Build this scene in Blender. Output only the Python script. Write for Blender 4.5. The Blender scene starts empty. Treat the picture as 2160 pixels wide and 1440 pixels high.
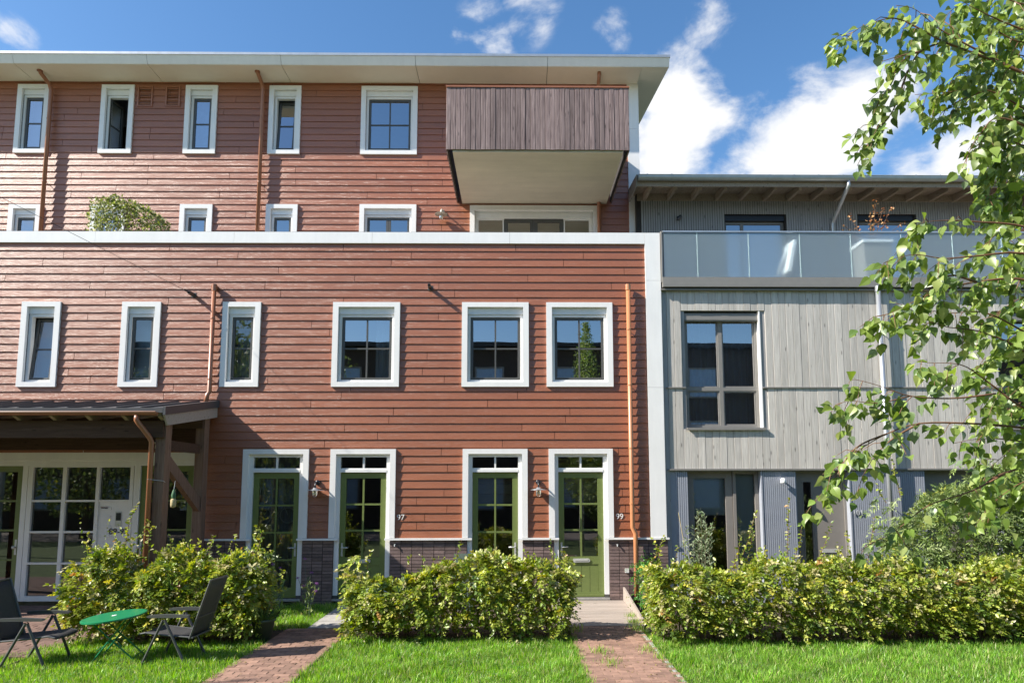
import bpy, math, random
import numpy as np
from mathutils import Vector, Matrix

random.seed(7)
rng = np.random.default_rng(7)
S = bpy.context.scene
COL = S.collection

# ------------------------------------------------------------------ camera
EYE, DIST, F = 2.35, 13.5, 1400.0
PITCH, YAW, ROLL, PX, PY = 0.10270960, 0.01270982, -0.00212672, 1104.153, 878.896
_f = np.array([math.sin(YAW)*math.cos(PITCH), math.cos(YAW)*math.cos(PITCH), math.sin(PITCH)])
_r = np.array([math.cos(YAW), -math.sin(YAW), 0.0])
_u = np.cross(_r, _f)
_c, _s = math.cos(ROLL), math.sin(ROLL)
RCAM = np.array([_c*_r+_s*_u, -_s*_r+_c*_u, _f])
cam_d = bpy.data.cameras.new('camera')
cam = bpy.data.objects.new('camera', cam_d)
COL.objects.link(cam)
cam_d.sensor_width = 36.0
cam_d.lens = F/2160*36
cam_d.shift_x = (1080-PX)/2160
cam_d.shift_y = (PY-720)/2160
cam_d.clip_start, cam_d.clip_end = 0.05, 2000
_m = Matrix.Identity(4)
for i in range(3):
    _m[i][0], _m[i][1], _m[i][2] = RCAM[0][i], RCAM[1][i], -RCAM[2][i]
_m[0][3], _m[1][3], _m[2][3] = 0, -DIST, EYE
cam.matrix_world = _m
S.camera = cam

def ray(px, py):
    return RCAM.T @ np.array([(px-PX)/F, -(py-PY)/F, 1.0])
def P(px, py, Y=0.0):
    """measured point of the photograph on the plane y = Y -> (x, z)"""
    d = ray(px, py); t = (Y+DIST)/d[1]
    return float(t*d[0]), float(t*d[2]+EYE)
def G(px, py, z=0.0):
    """measured point on the level z -> (x, y)"""
    d = ray(px, py); t = (z-EYE)/d[2]
    return float(t*d[0]), float(t*d[1]-DIST)

# ------------------------------------------------------------------ sun, sky, exposure
SUN_DIR = Vector((3.15, 1.0, -2.58)).normalized()
SUN_EL = math.asin(-SUN_DIR.z)
SUN_AZ = math.atan2(-SUN_DIR.x, -SUN_DIR.y)
sd = bpy.data.lights.new('sun', 'SUN')
sd.energy, sd.angle, sd.color = 5.0, math.radians(0.53), (1.0, 0.94, 0.85)
sun = bpy.data.objects.new('sun', sd); COL.objects.link(sun)
sun.rotation_euler = SUN_DIR.to_track_quat('-Z', 'Y').to_euler()

W = bpy.data.worlds.new('World'); S.world = W; W.use_nodes = True
wn, wl = W.node_tree.nodes, W.node_tree.links
wn.clear()
def N(tree, typ, **kw):
    n = tree.nodes.new(typ)
    for k, v in kw.items():
        if k.startswith('i_'):
            n.inputs[int(k[2:]) if k[2:].isdigit() else k[2:].replace('_', ' ')].default_value = v
        else:
            setattr(n, k, v)
    return n
wt = W.node_tree
out = N(wt, 'ShaderNodeOutputWorld'); bg = N(wt, 'ShaderNodeBackground')
SKY_STRENGTH = 0.105
bg.inputs[1].default_value = SKY_STRENGTH
sky = N(wt, 'ShaderNodeTexSky', sky_type='NISHITA', sun_disc=False)
sky.sun_elevation, sky.sun_rotation = SUN_EL, SUN_AZ
sky.air_density, sky.dust_density, sky.ozone_density = 1.0, 0.5, 1.2
hs = N(wt, 'ShaderNodeHueSaturation'); hs.inputs['Saturation'].default_value = 1.24
wl.new(sky.outputs[0], hs.inputs['Color'])
tc = N(wt, 'ShaderNodeTexCoord')
nz = N(wt, 'ShaderNodeTexNoise', i_Scale=8.0, i_Detail=12.0, i_Roughness=0.58, i_Distortion=0.25)
nz2 = N(wt, 'ShaderNodeTexNoise', i_Scale=2.6, i_Detail=3.0)
mp = N(wt, 'ShaderNodeMapping'); mp.inputs['Scale'].default_value = (1, 1, 1.7)
wl.new(tc.outputs['Generated'], mp.inputs['Vector'])
wl.new(mp.outputs[0], nz.inputs['Vector']); wl.new(mp.outputs[0], nz2.inputs['Vector'])
def wmath(op, a, b=None, clamp=False):
    n = N(wt, 'ShaderNodeMath', operation=op, use_clamp=clamp)
    for i, v in enumerate((a, b)):
        if v is None: continue
        if isinstance(v, (int, float)): n.inputs[i].default_value = v
        else: wl.new(v, n.inputs[i])
    return n.outputs[0]
# cumulus clouds: each is a soft patch of sky around its own direction, broken up by noise
acc = None
for (cx, cy, rad, amp) in [(1110, 20, .042, .62), (1030, 50, .04, .60), (1045, 90, .03, .55), (975, 65, .022, .45), (1290, 60, .026, .55), (1310, 95, .022, .55),
                           (1500, 50, .034, .62), (1470, 75, .022, .5), (1405, 195, .055, 1.05), (1430, 270, .068, 1.15), (1400, 350, .065, 1.1), (1450, 330, .045, .7),
                           (1590, 350, .055, 1.1), (1660, 315, .065, 1.15), (1740, 270, .070, 1.15), (1805, 225, .060, 1.1), (1845, 190, .04, .9), (1700, 360, .06, .9), (1800, 320, .05, .8),
                           (1930, 350, .045, .95), (2010, 330, .055, 1.), (2090, 290, .060, .95), (2150, 340, .07, 1.), (35, 75, .03, .40),
                           (2330, 260, .12, .9), (2700, 300, .2, .8), (-500, 500, .2, .7), (-300, 100, .08, .5)]:
    d = ray(cx, cy); d = d/np.linalg.norm(d)
    v = N(wt, 'ShaderNodeVectorMath', operation='DISTANCE'); v.inputs[1].default_value = tuple(d)
    wl.new(tc.outputs['Generated'], v.inputs[0])
    q = wmath('DIVIDE', v.outputs['Value'], rad)
    q = wmath('MULTIPLY', wmath('MULTIPLY', q, q), -1.0)
    q = wmath('MULTIPLY', wmath('POWER', 2.71828, q), amp)
    acc = q if acc is None else wmath('MAXIMUM', acc, q)
gen = N(wt, 'ShaderNodeMapRange', clamp=True)       # scattered clouds over the rest of the sky, behind the camera
wl.new(nz2.outputs[0], gen.inputs[0]); gen.inputs[1].default_value = .56; gen.inputs[2].default_value = .74
sepd = N(wt, 'ShaderNodeSeparateXYZ'); wl.new(tc.outputs['Generated'], sepd.inputs[0])
behind = N(wt, 'ShaderNodeMapRange', clamp=True); wl.new(sepd.outputs['Y'], behind.inputs[0])
behind.inputs[1].default_value = .35; behind.inputs[2].default_value = .1
acc = wmath('MAXIMUM', acc, wmath('MULTIPLY', wmath('MULTIPLY', gen.outputs[0], behind.outputs[0]), .5))
cl = wmath('ADD', wmath('MULTIPLY', acc, .9), wmath('MULTIPLY', wmath('SUBTRACT', nz.outputs[0], .5), 3.1))
mr = N(wt, 'ShaderNodeMapRange', interpolation_type='SMOOTHSTEP', clamp=True)
wl.new(wmath('MULTIPLY', cl, wmath('MULTIPLY', acc, 3.0, True)), mr.inputs[0])
mr.inputs[1].default_value = .16; mr.inputs[2].default_value = .92
mx = N(wt, 'ShaderNodeMix', data_type='RGBA')
wl.new(mr.outputs[0], mx.inputs[0]); wl.new(hs.outputs[0], mx.inputs[6])
mx.inputs[7].default_value = (4.7, 4.75, 4.85, 1)
wl.new(mx.outputs[2], bg.inputs[0]); wl.new(bg.outputs[0], out.inputs[0])

vs = S.view_settings
vs.view_transform, vs.look, vs.gamma, vs.use_curve_mapping = 'Standard', 'None', 1.0, False
vs.exposure = 1.05
S.render.engine = 'CYCLES'
S.cycles.max_bounces, S.cycles.transparent_max_bounces = 8, 12
S.cycles.use_denoising = True

# ------------------------------------------------------------------ materials
MATS = {}
def new_mat(name):
    m = bpy.data.materials.new(name); m.use_nodes = True
    MATS[name] = m
    return m, m.node_tree, m.node_tree.nodes['Principled BSDF']
def mat(name, col, rough=.5, var=.12, scale=(8, 8, 8), bump=0., bscale=None, bdist=.003, spec=.5, metal=0., detail=6., rand=0., dirt=0., coat=0.):
    """plain procedural surface: world-space noise varies colour and relief, rand shifts each piece a little"""
    m, t, b = new_mat(name)
    L = t.links
    geo = N(t, 'ShaderNodeNewGeometry')
    m1 = N(t, 'ShaderNodeMapping'); m1.inputs['Scale'].default_value = scale
    oi = N(t, 'ShaderNodeObjectInfo')
    jit = N(t, 'ShaderNodeVectorMath', operation='SCALE'); jit.inputs['Scale'].default_value = 0.
    off = N(t, 'ShaderNodeCombineXYZ')
    mul = N(t, 'ShaderNodeMath', operation='MULTIPLY'); mul.inputs[1].default_value = 37.
    L.new(oi.outputs['Random'], mul.inputs[0])
    for i in range(3): L.new(mul.outputs[0], off.inputs[i])
    add = N(t, 'ShaderNodeVectorMath', operation='ADD')
    L.new(geo.outputs['Position'], m1.inputs[0]); L.new(m1.outputs[0], add.inputs[0]); L.new(off.outputs[0], add.inputs[1])
    n1 = N(t, 'ShaderNodeTexNoise', i_Scale=1.0, i_Detail=detail, i_Roughness=.6)
    L.new(add.outputs[0], n1.inputs['Vector'])
    mrg = N(t, 'ShaderNodeMapRange'); mrg.inputs[1].default_value = .3; mrg.inputs[2].default_value = .7
    mrg.inputs[3].default_value = 1-var; mrg.inputs[4].default_value = 1+var
    L.new(n1.outputs[0], mrg.inputs[0])
    rr = N(t, 'ShaderNodeMapRange'); rr.inputs[3].default_value = 1-rand; rr.inputs[4].default_value = 1+rand
    L.new(oi.outputs['Random'], rr.inputs[0])
    mm = N(t, 'ShaderNodeMath', operation='MULTIPLY'); L.new(mrg.outputs[0], mm.inputs[0]); L.new(rr.outputs[0], mm.inputs[1])
    last = mm.outputs[0]
    if dirt:
        n3 = N(t, 'ShaderNodeTexNoise', i_Scale=.9, i_Detail=8.0, i_Roughness=.7)
        L.new(geo.outputs['Position'], n3.inputs['Vector'])
        d = N(t, 'ShaderNodeMapRange'); d.inputs[1].default_value = .35; d.inputs[2].default_value = .7
        d.inputs[3].default_value = 1.; d.inputs[4].default_value = 1-dirt
        L.new(n3.outputs[0], d.inputs[0])
        m3 = N(t, 'ShaderNodeMath', operation='MULTIPLY'); L.new(last, m3.inputs[0]); L.new(d.outputs[0], m3.inputs[1]); last = m3.outputs[0]
    vm = N(t, 'ShaderNodeVectorMath', operation='SCALE'); vm.inputs[0].default_value = col[:3]
    L.new(last, vm.inputs['Scale']); L.new(vm.outputs[0], b.inputs['Base Color'])
    b.inputs['Roughness'].default_value = rough; b.inputs['Metallic'].default_value = metal
    b.inputs['Specular IOR Level'].default_value = spec
    if coat: b.inputs['Coat Weight'].default_value = coat; b.inputs['Coat Roughness'].default_value = .08
    if bump:
        m2 = N(t, 'ShaderNodeMapping'); m2.inputs['Scale'].default_value = bscale or scale
        a2 = N(t, 'ShaderNodeVectorMath', operation='ADD')
        L.new(geo.outputs['Position'], m2.inputs[0]); L.new(m2.outputs[0], a2.inputs[0]); L.new(off.outputs[0], a2.inputs[1])
        n2 = N(t, 'ShaderNodeTexNoise', i_Scale=1.0, i_Detail=5.0, i_Roughness=.55, i_Distortion=.6)
        L.new(a2.outputs[0], n2.inputs['Vector'])
        bp = N(t, 'ShaderNodeBump'); bp.inputs['Strength'].default_value = bump; bp.inputs['Distance'].default_value = bdist
        L.new(n2.outputs[0], bp.inputs['Height']); L.new(bp.outputs[0], b.inputs['Normal'])
    return m

def wood_boards(name, col, col2, axis, rough=.7, rand=.12, spec=.3, contrast=1.0, bump=.5, wscale=1.0):
    """long-grained timber with streaks and knots, grain along axis ('X','Z','Y')"""
    m, t, b = new_mat(name); L = t.links
    geo = N(t, 'ShaderNodeNewGeometry'); oi = N(t, 'ShaderNodeObjectInfo')
    mul = N(t, 'ShaderNodeMath', operation='MULTIPLY'); mul.inputs[1].default_value = 53.
    L.new(oi.outputs['Random'], mul.inputs[0])
    off = N(t, 'ShaderNodeCombineXYZ')
    for i in range(3): L.new(mul.outputs[0], off.inputs[i])
    mp = N(t, 'ShaderNodeMapping')
    lo, hi = 1.6*wscale, 34.0*wscale
    mp.inputs['Scale'].default_value = {'X': (lo, hi, hi), 'Y': (hi, lo, hi), 'Z': (hi, hi, lo)}[axis]
    ad = N(t, 'ShaderNodeVectorMath', operation='ADD')
    L.new(geo.outputs['Position'], mp.inputs[0]); L.new(mp.outputs[0], ad.inputs[0]); L.new(off.outputs[0], ad.inputs[1])
    n1 = N(t, 'ShaderNodeTexNoise', i_Scale=1.0, i_Detail=7.0, i_Roughness=.6, i_Distortion=1.2)
    L.new(ad.outputs[0], n1.inputs['Vector'])
    vo = N(t, 'ShaderNodeTexVoronoi', feature='F1'); vo.inputs['Scale'].default_value = 1.0
    mk = N(t, 'ShaderNodeMapping'); a, c = 2.6, 9.0
    mk.inputs['Scale'].default_value = {'X': (a, c, c), 'Y': (c, a, c), 'Z': (c, c, a)}[axis]
    L.new(geo.outputs['Position'], mk.inputs[0]); L.new(mk.outputs[0], vo.inputs['Vector'])
    kn = N(t, 'ShaderNodeMapRange'); kn.inputs[1].default_value = .06; kn.inputs[2].default_value = .16; kn.inputs[3].default_value = .45; kn.inputs[4].default_value = 1.
    L.new(vo.outputs['Distance'], kn.inputs[0])
    mr_ = N(t, 'ShaderNodeMapRange'); mr_.inputs[1].default_value = .5-.22/contrast; mr_.inputs[2].default_value = .5+.22/contrast
    L.new(n1.outputs[0], mr_.inputs[0])
    mixc = N(t, 'ShaderNodeMix', data_type='RGBA'); mixc.inputs[6].default_value = (*col, 1); mixc.inputs[7].default_value = (*col2, 1)
    L.new(mr_.outputs[0], mixc.inputs[0])
    rr = N(t, 'ShaderNodeMapRange'); rr.inputs[3].default_value = 1-rand; rr.inputs[4].default_value = 1+rand
    L.new(oi.outputs['Random'], rr.inputs[0])
    k2 = N(t, 'ShaderNodeMath', operation='MULTIPLY'); L.new(rr.outputs[0], k2.inputs[0]); L.new(kn.outputs[0], k2.inputs[1])
    vm = N(t, 'ShaderNodeVectorMath', operation='SCALE'); L.new(mixc.outputs[2], vm.inputs[0]); L.new(k2.outputs[0], vm.inputs['Scale'])
    L.new(vm.outputs[0], b.inputs['Base Color'])
    b.inputs['Roughness'].default_value = rough; b.inputs['Specular IOR Level'].default_value = spec
    bp = N(t, 'ShaderNodeBump'); bp.inputs['Strength'].default_value = bump; bp.inputs['Distance'].default_value = .003
    L.new(n1.outputs[0], bp.inputs['Height']); L.new(bp.outputs[0], b.inputs['Normal'])
    return m

def glass(name, tint=(.82, .88, .86), boost=.16, rough=.0):
    m = bpy.data.materials.new(name); m.use_nodes = True; MATS[name] = m
    t = m.node_tree; t.nodes.clear(); L = t.links
    o = N(t, 'ShaderNodeOutputMaterial'); mixs = N(t, 'ShaderNodeMixShader')
    tr = N(t, 'ShaderNodeBsdfTransparent'); tr.inputs[0].default_value = (*tint, 1)
    gl = N(t, 'ShaderNodeBsdfGlossy'); gl.inputs['Roughness'].default_value = rough; gl.inputs[0].default_value = (.95, .97, 1, 1)
    fr = N(t, 'ShaderNodeFresnel', i_IOR=1.55)
    ad = N(t, 'ShaderNodeMath', operation='ADD', use_clamp=True); ad.inputs[1].default_value = boost
    geo = N(t, 'ShaderNodeNewGeometry')
    n = N(t, 'ShaderNodeTexNoise', i_Scale=1.3, i_Detail=1.0); bp = N(t, 'ShaderNodeBump'); bp.inputs['Strength'].default_value = .05; bp.inputs['Distance'].default_value = .02
    L.new(geo.outputs['Position'], n.inputs['Vector']); L.new(n.outputs[0], bp.inputs['Height']); L.new(bp.outputs[0], gl.inputs['Normal'])
    L.new(fr.outputs[0], ad.inputs[0]); L.new(ad.outputs[0], mixs.inputs[0]); L.new(tr.outputs[0], mixs.inputs[1]); L.new(gl.outputs[0], mixs.inputs[2])
    L.new(mixs.outputs[0], o.inputs[0])
    return m

def leafmat(name, trans=.35, rough=.45, spec=.5, gain=1.0):
    m, t, b = new_mat(name); L = t.links
    at = N(t, 'ShaderNodeAttribute', attribute_name='col')
    oi = N(t, 'ShaderNodeObjectInfo')
    L.new(at.outputs['Color'], b.inputs['Base Color'])
    b.inputs['Roughness'].default_value = rough; b.inputs['Specular IOR Level'].default_value = spec
    tl = N(t, 'ShaderNodeBsdfTranslucent')
    hsv = N(t, 'ShaderNodeHueSaturation'); hsv.inputs['Saturation'].default_value = 1.15; hsv.inputs['Value'].default_value = 1.5; hsv.inputs['Hue'].default_value = .485
    L.new(at.outputs['Color'], hsv.inputs['Color']); L.new(hsv.outputs[0], tl.inputs[0])
    ms = N(t, 'ShaderNodeMixShader'); ms.inputs[0].default_value = trans
    o = t.nodes['Material Output']
    L.new(b.outputs[0], ms.inputs[1]); L.new(tl.outputs[0], ms.inputs[2]); L.new(ms.outputs[0], o.inputs[0])
    return m

def board_mat(name, col, rough):
    """painted fibre-cement weatherboard with embossed cedar grain running along X"""
    m, t, b = new_mat(name); L = t.links
    geo = N(t, 'ShaderNodeNewGeometry'); oi = N(t, 'ShaderNodeObjectInfo')
    mul = N(t, 'ShaderNodeMath', operation='MULTIPLY'); mul.inputs[1].default_value = 41.
    L.new(oi.outputs['Random'], mul.inputs[0])
    off = N(t, 'ShaderNodeCombineXYZ')
    for i in range(3): L.new(mul.outputs[0], off.inputs[i])
    def noise(sc, detail, dist=0., ro=.55):
        mp = N(t, 'ShaderNodeMapping'); mp.inputs['Scale'].default_value = sc
        ad = N(t, 'ShaderNodeVectorMath', operation='ADD')
        L.new(geo.outputs['Position'], mp.inputs[0]); L.new(mp.outputs[0], ad.inputs[0]); L.new(off.outputs[0], ad.inputs[1])
        n = N(t, 'ShaderNodeTexNoise', i_Scale=1.0, i_Detail=detail, i_Roughness=ro, i_Distortion=dist)
        L.new(ad.outputs[0], n.inputs['Vector']); return n.outputs[0]
    fine = noise((5, 40, 62), 3., 1.6)
    coarse = noise((1.7, 8, 14), 2., 2.2)
    wv = N(t, 'ShaderNodeMath', operation='SINE')
    ph = N(t, 'ShaderNodeMath', operation='MULTIPLY'); ph.inputs[1].default_value = 42.
    L.new(coarse, ph.inputs[0]); L.new(ph.outputs[0], wv.inputs[0])
    h = N(t, 'ShaderNodeMath', operation='MULTIPLY_ADD'); h.inputs[1].default_value = .22
    L.new(wv.outputs[0], h.inputs[0]); L.new(fine, h.inputs[2])
    mott = noise((.7, .7, 2.0), 4.)
    v1 = N(t, 'ShaderNodeMapRange'); v1.inputs[1].default_value = .3; v1.inputs[2].default_value = .7; v1.inputs[3].default_value = .90; v1.inputs[4].default_value = 1.10
    L.new(mott, v1.inputs[0])
    v2 = N(t, 'ShaderNodeMapRange'); v2.inputs[3].default_value = .93; v2.inputs[4].default_value = 1.07
    L.new(oi.outputs['Random'], v2.inputs[0])
    v3 = N(t, 'ShaderNodeMapRange'); v3.inputs[1].default_value = .3; v3.inputs[2].default_value = .75; v3.inputs[3].default_value = .93; v3.inputs[4].default_value = 1.05
    L.new(h.outputs[0], v3.inputs[0])
    a = N(t, 'ShaderNodeMath', operation='MULTIPLY'); L.new(v1.outputs[0], a.inputs[0]); L.new(v2.outputs[0], a.inputs[1])
    a2 = N(t, 'ShaderNodeMath', operation='MULTIPLY'); L.new(a.outputs[0], a2.inputs[0]); L.new(v3.outputs[0], a2.inputs[1])
    vm = N(t, 'ShaderNodeVectorMath', operation='SCALE'); vm.inputs[0].default_value = col; L.new(a2.outputs[0], vm.inputs['Scale'])
    L.new(vm.outputs[0], b.inputs['Base Color'])
    b.inputs['Roughness'].default_value = rough; b.inputs['Specular IOR Level'].default_value = .85
    bp = N(t, 'ShaderNodeBump'); bp.inputs['Strength'].default_value = .7; bp.inputs['Distance'].default_value = .0030
    L.new(h.outputs[0], bp.inputs['Height']); L.new(bp.outputs[0], b.inputs['Normal'])
    return m

board_mat('weatherboard', (.295, .098, .042), .41)
mat('trim_white', (.82, .81, .79), .38, var=.03, scale=(9, 9, 1.2), dirt=.07)
mat('terrace_tile', (.46, .44, .40), .8, var=.12)
mat('soffit', (.80, .74, .63), .55, var=.03, scale=(2, 2, 2), dirt=.06)
mat('balcony_soffit', (.62, .56, .46), .6, var=.08, scale=(.6, 5, 3), dirt=.14)
mat('core', (.10, .05, .035), .8)
mat('interior', (.34, .32, .29), .8, var=.05)
mat('interior_floor', (.20, .14, .09), .6)
mat('roof_metal', (.16, .165, .17), .45, var=.06, scale=(4, 4, 4))
mat('sash_grey', (.075, .075, .07), .42, var=.05)
mat('door_green', (.150, .190, .058), .38, var=.06, scale=(6, 6, 20), bump=.08, bscale=(40, 40, 8))
mat('copper_brown', (.30, .115, .055), .38, var=.10, scale=(9, 9, 2), spec=.6)
mat('copper_new', (.44, .19, .085), .36, var=.10, scale=(9, 9, 2), spec=.6)
mat('brick_dark', (.165, .115, .105), .75, var=.22, scale=(14, 14, 30), rand=.30, bump=.5, bscale=(40, 40, 60), bdist=.004)
mat('mortar', (.035, .032, .03), .9, var=.2)
wood_boards('balcony_wood', (.115, .078, .075), (.30, .225, .215), 'Z', rand=.2, contrast=1.3)
wood_boards('grey_wood', (.37, .345, .31), (.58, .545, .495), 'Z', rand=.11, contrast=1.1, rough=.55, spec=.5)
wood_boards('dark_grey_wood', (.24, .24, .24), (.36, .355, .35), 'Z', rand=.10)
wood_boards('rafter_wood', (.24, .19, .145), (.38, .31, .25), 'Y', rand=.10)
wood_boards('post_wood', (.14, .075, .05), (.25, .16, .115), 'Z', rand=.08)
wood_boards('beam_wood', (.055, .030, .020), (.10, .06, .042), 'X', rand=.08, spec=.15)
wood_boards('weathered_wood', (.30, .25, .22), (.42, .37, .33), 'X', rand=.08)
wood_boards('deck_wood', (.27, .22, .185), (.40, .345, .30), 'X', rand=.12)
mat('canopy_metal', (.060, .064, .070), .42, var=.08, scale=(2, 2, 2), spec=.6)
mat('zinc', (.44, .46, .48), .36, var=.10, scale=(6, 6, 2), metal=.6)
mat('grey_frame', (.21, .20, .185), .45, var=.05)
mat('grey_band', (.215, .205, .19), .5, var=.05)
mat('ribbed_grey', (.30, .32, .365), .5, var=.05)
mat('taupe', (.22, .20, .18), .45, var=.05)
mat('steel', (.60, .60, .58), .32, metal=.35, var=.05)
mat('black_metal', (.012, .014, .02), .3, var=.1, spec=.6)
mat('lamp_enamel', (.50, .48, .43), .35, var=.05)
mat('chair_frame', (.085, .088, .092), .42, metal=.3, var=.05)
mat('table_green', (.010, .195, .085), .32, var=.05, spec=.6)
mat('pot_green', (.07, .10, .08), .55, var=.12)
mat('planter_green', (.12, .16, .13), .6, var=.12)
mat('bark_dark', (.10, .075, .05), .85, var=.3, scale=(30, 30, 8), bump=.5)
mat('twig_brown', (.17, .085, .045), .6, var=.2, scale=(40, 40, 40))
mat('cable_black', (.015, .015, .015), .5)
mat('curtain_white', (.74, .76, .80), .9, var=.04)
mat('curtain_grey', (.42, .42, .44), .9, var=.05)
mat('blind_tan', (.42, .33, .22), .9, var=.08)
mat('number_white', (.78, .78, .76), .4, var=.02)
mat('number_dark', (.03, .03, .03), .5, var=.02)
mat('number_grey', (.36, .37, .38), .4, var=.02)
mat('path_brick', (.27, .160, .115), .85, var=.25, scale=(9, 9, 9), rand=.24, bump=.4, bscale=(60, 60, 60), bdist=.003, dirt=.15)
mat('shaded_terrace_brick', (.15, .09, .07), .85, var=.25, scale=(9, 9, 9), rand=.24, bump=.4, bscale=(60, 60, 60), bdist=.003, dirt=.15)  # path brick darkened: canopy shade and weaker bounce put into the colour
mat('path_joint', (.13, .115, .05), .95, var=.4, scale=(14, 14, 14))
mat('concrete_slab', (.34, .325, .30), .85, var=.14, scale=(7, 7, 7), rand=.06, bump=.25, bscale=(90, 90, 90), dirt=.15)
mat('soil', (.060, .042, .026), .95, var=.45, scale=(9, 9, 9), bump=.8, bscale=(25, 25, 25), bdist=.03)
mat('turf', (.075, .11, .03), .95, var=.5, scale=(8, 8, 8), bump=.6, bscale=(40, 40, 40), bdist=.02)
mat('asphalt', (.20, .17, .15), .9, var=.2)
mat('opposite_wall', (.055, .040, .032), .8, var=.15, scale=(12, 1, .6))
mat('opposite_roof', (.030, .031, .034), .7, var=.15)
mat('green_bulb_net', (.05, .13, .06), .7, var=.3, scale=(60, 60, 60))
mat('feed_tan', (.42, .34, .18), .8, var=.3, scale=(60, 60, 60))
mat('outlet', (.62, .62, .60), .4)
mat('bulb_glass', (.75, .74, .68), .15, var=.02)
mat('glass_edge', (.55, .68, .66), .3)
mat('blue_card', (.30, .42, .60), .5)
glass('window_glass', (.78, .84, .84), .34)
glass('curtain_glass', (.80, .86, .86), .10)
glass('door_glass', (.62, .66, .64), .10)
glass('grey_house_glass', (.72, .78, .82), .34)
leafmat('leaf_hedge', .34, .38, .6)
leafmat('leaf_birch', .45, .38, .6)
leafmat('leaf_shrub', .30, .5)
leafmat('grass_blade', .42, .42)
glass('jar_glass', (.93, .93, .88), .10)
leafmat('flower_petal', .3, .6)

# frosted railing glass
m, t, b = new_mat('frosted_glass')
b.inputs['Base Color'].default_value = (.66, .77, .82, 1); b.inputs['Roughness'].default_value = .34
b.inputs['Transmission Weight'].default_value = .86; b.inputs['IOR'].default_value = 1.12; b.inputs['Specular IOR Level'].default_value = .8
b.inputs['Coat Weight'].default_value = .5; b.inputs['Coat Roughness'].default_value = .12
# woven chair sling: dark textile, a little see-through
m = bpy.data.materials.new('sling'); m.use_nodes = True; MATS['sling'] = m
t = m.node_tree; b = t.nodes['Principled BSDF']; L = t.links
geo = N(t, 'ShaderNodeNewGeometry')
n_ = N(t, 'ShaderNodeTexNoise', i_Scale=60., i_Detail=3.)
L.new(geo.outputs['Position'], n_.inputs['Vector'])
r_ = N(t, 'ShaderNodeValToRGB'); r_.color_ramp.elements[0].color = (.028, .027, .029, 1); r_.color_ramp.elements[1].color = (.060, .058, .060, 1)
L.new(n_.outputs[0], r_.inputs[0]); L.new(r_.outputs[0], b.inputs['Base Color'])
b.inputs['Roughness'].default_value = .75; b.inputs['Alpha'].default_value = .90
# birch bark
m, t, b = new_mat('bark_birch'); L = t.links
geo = N(t, 'ShaderNodeNewGeometry'); mp_ = N(t, 'ShaderNodeMapping'); mp_.inputs['Scale'].default_value = (5, 5, 38)
n_ = N(t, 'ShaderNodeTexNoise', i_Scale=1., i_Detail=5.); L.new(geo.outputs['Position'], mp_.inputs[0]); L.new(mp_.outputs[0], n_.inputs['Vector'])
r_ = N(t, 'ShaderNodeValToRGB'); r_.color_ramp.elements[0].position = .36; r_.color_ramp.elements[1].position = .46
r_.color_ramp.elements[0].color = (.05, .04, .035, 1); r_.color_ramp.elements[1].color = (.62, .58, .52, 1)
L.new(n_.outputs[0], r_.inputs[0]); L.new(r_.outputs[0], b.inputs['Base Color']); b.inputs['Roughness'].default_value = .7

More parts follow.
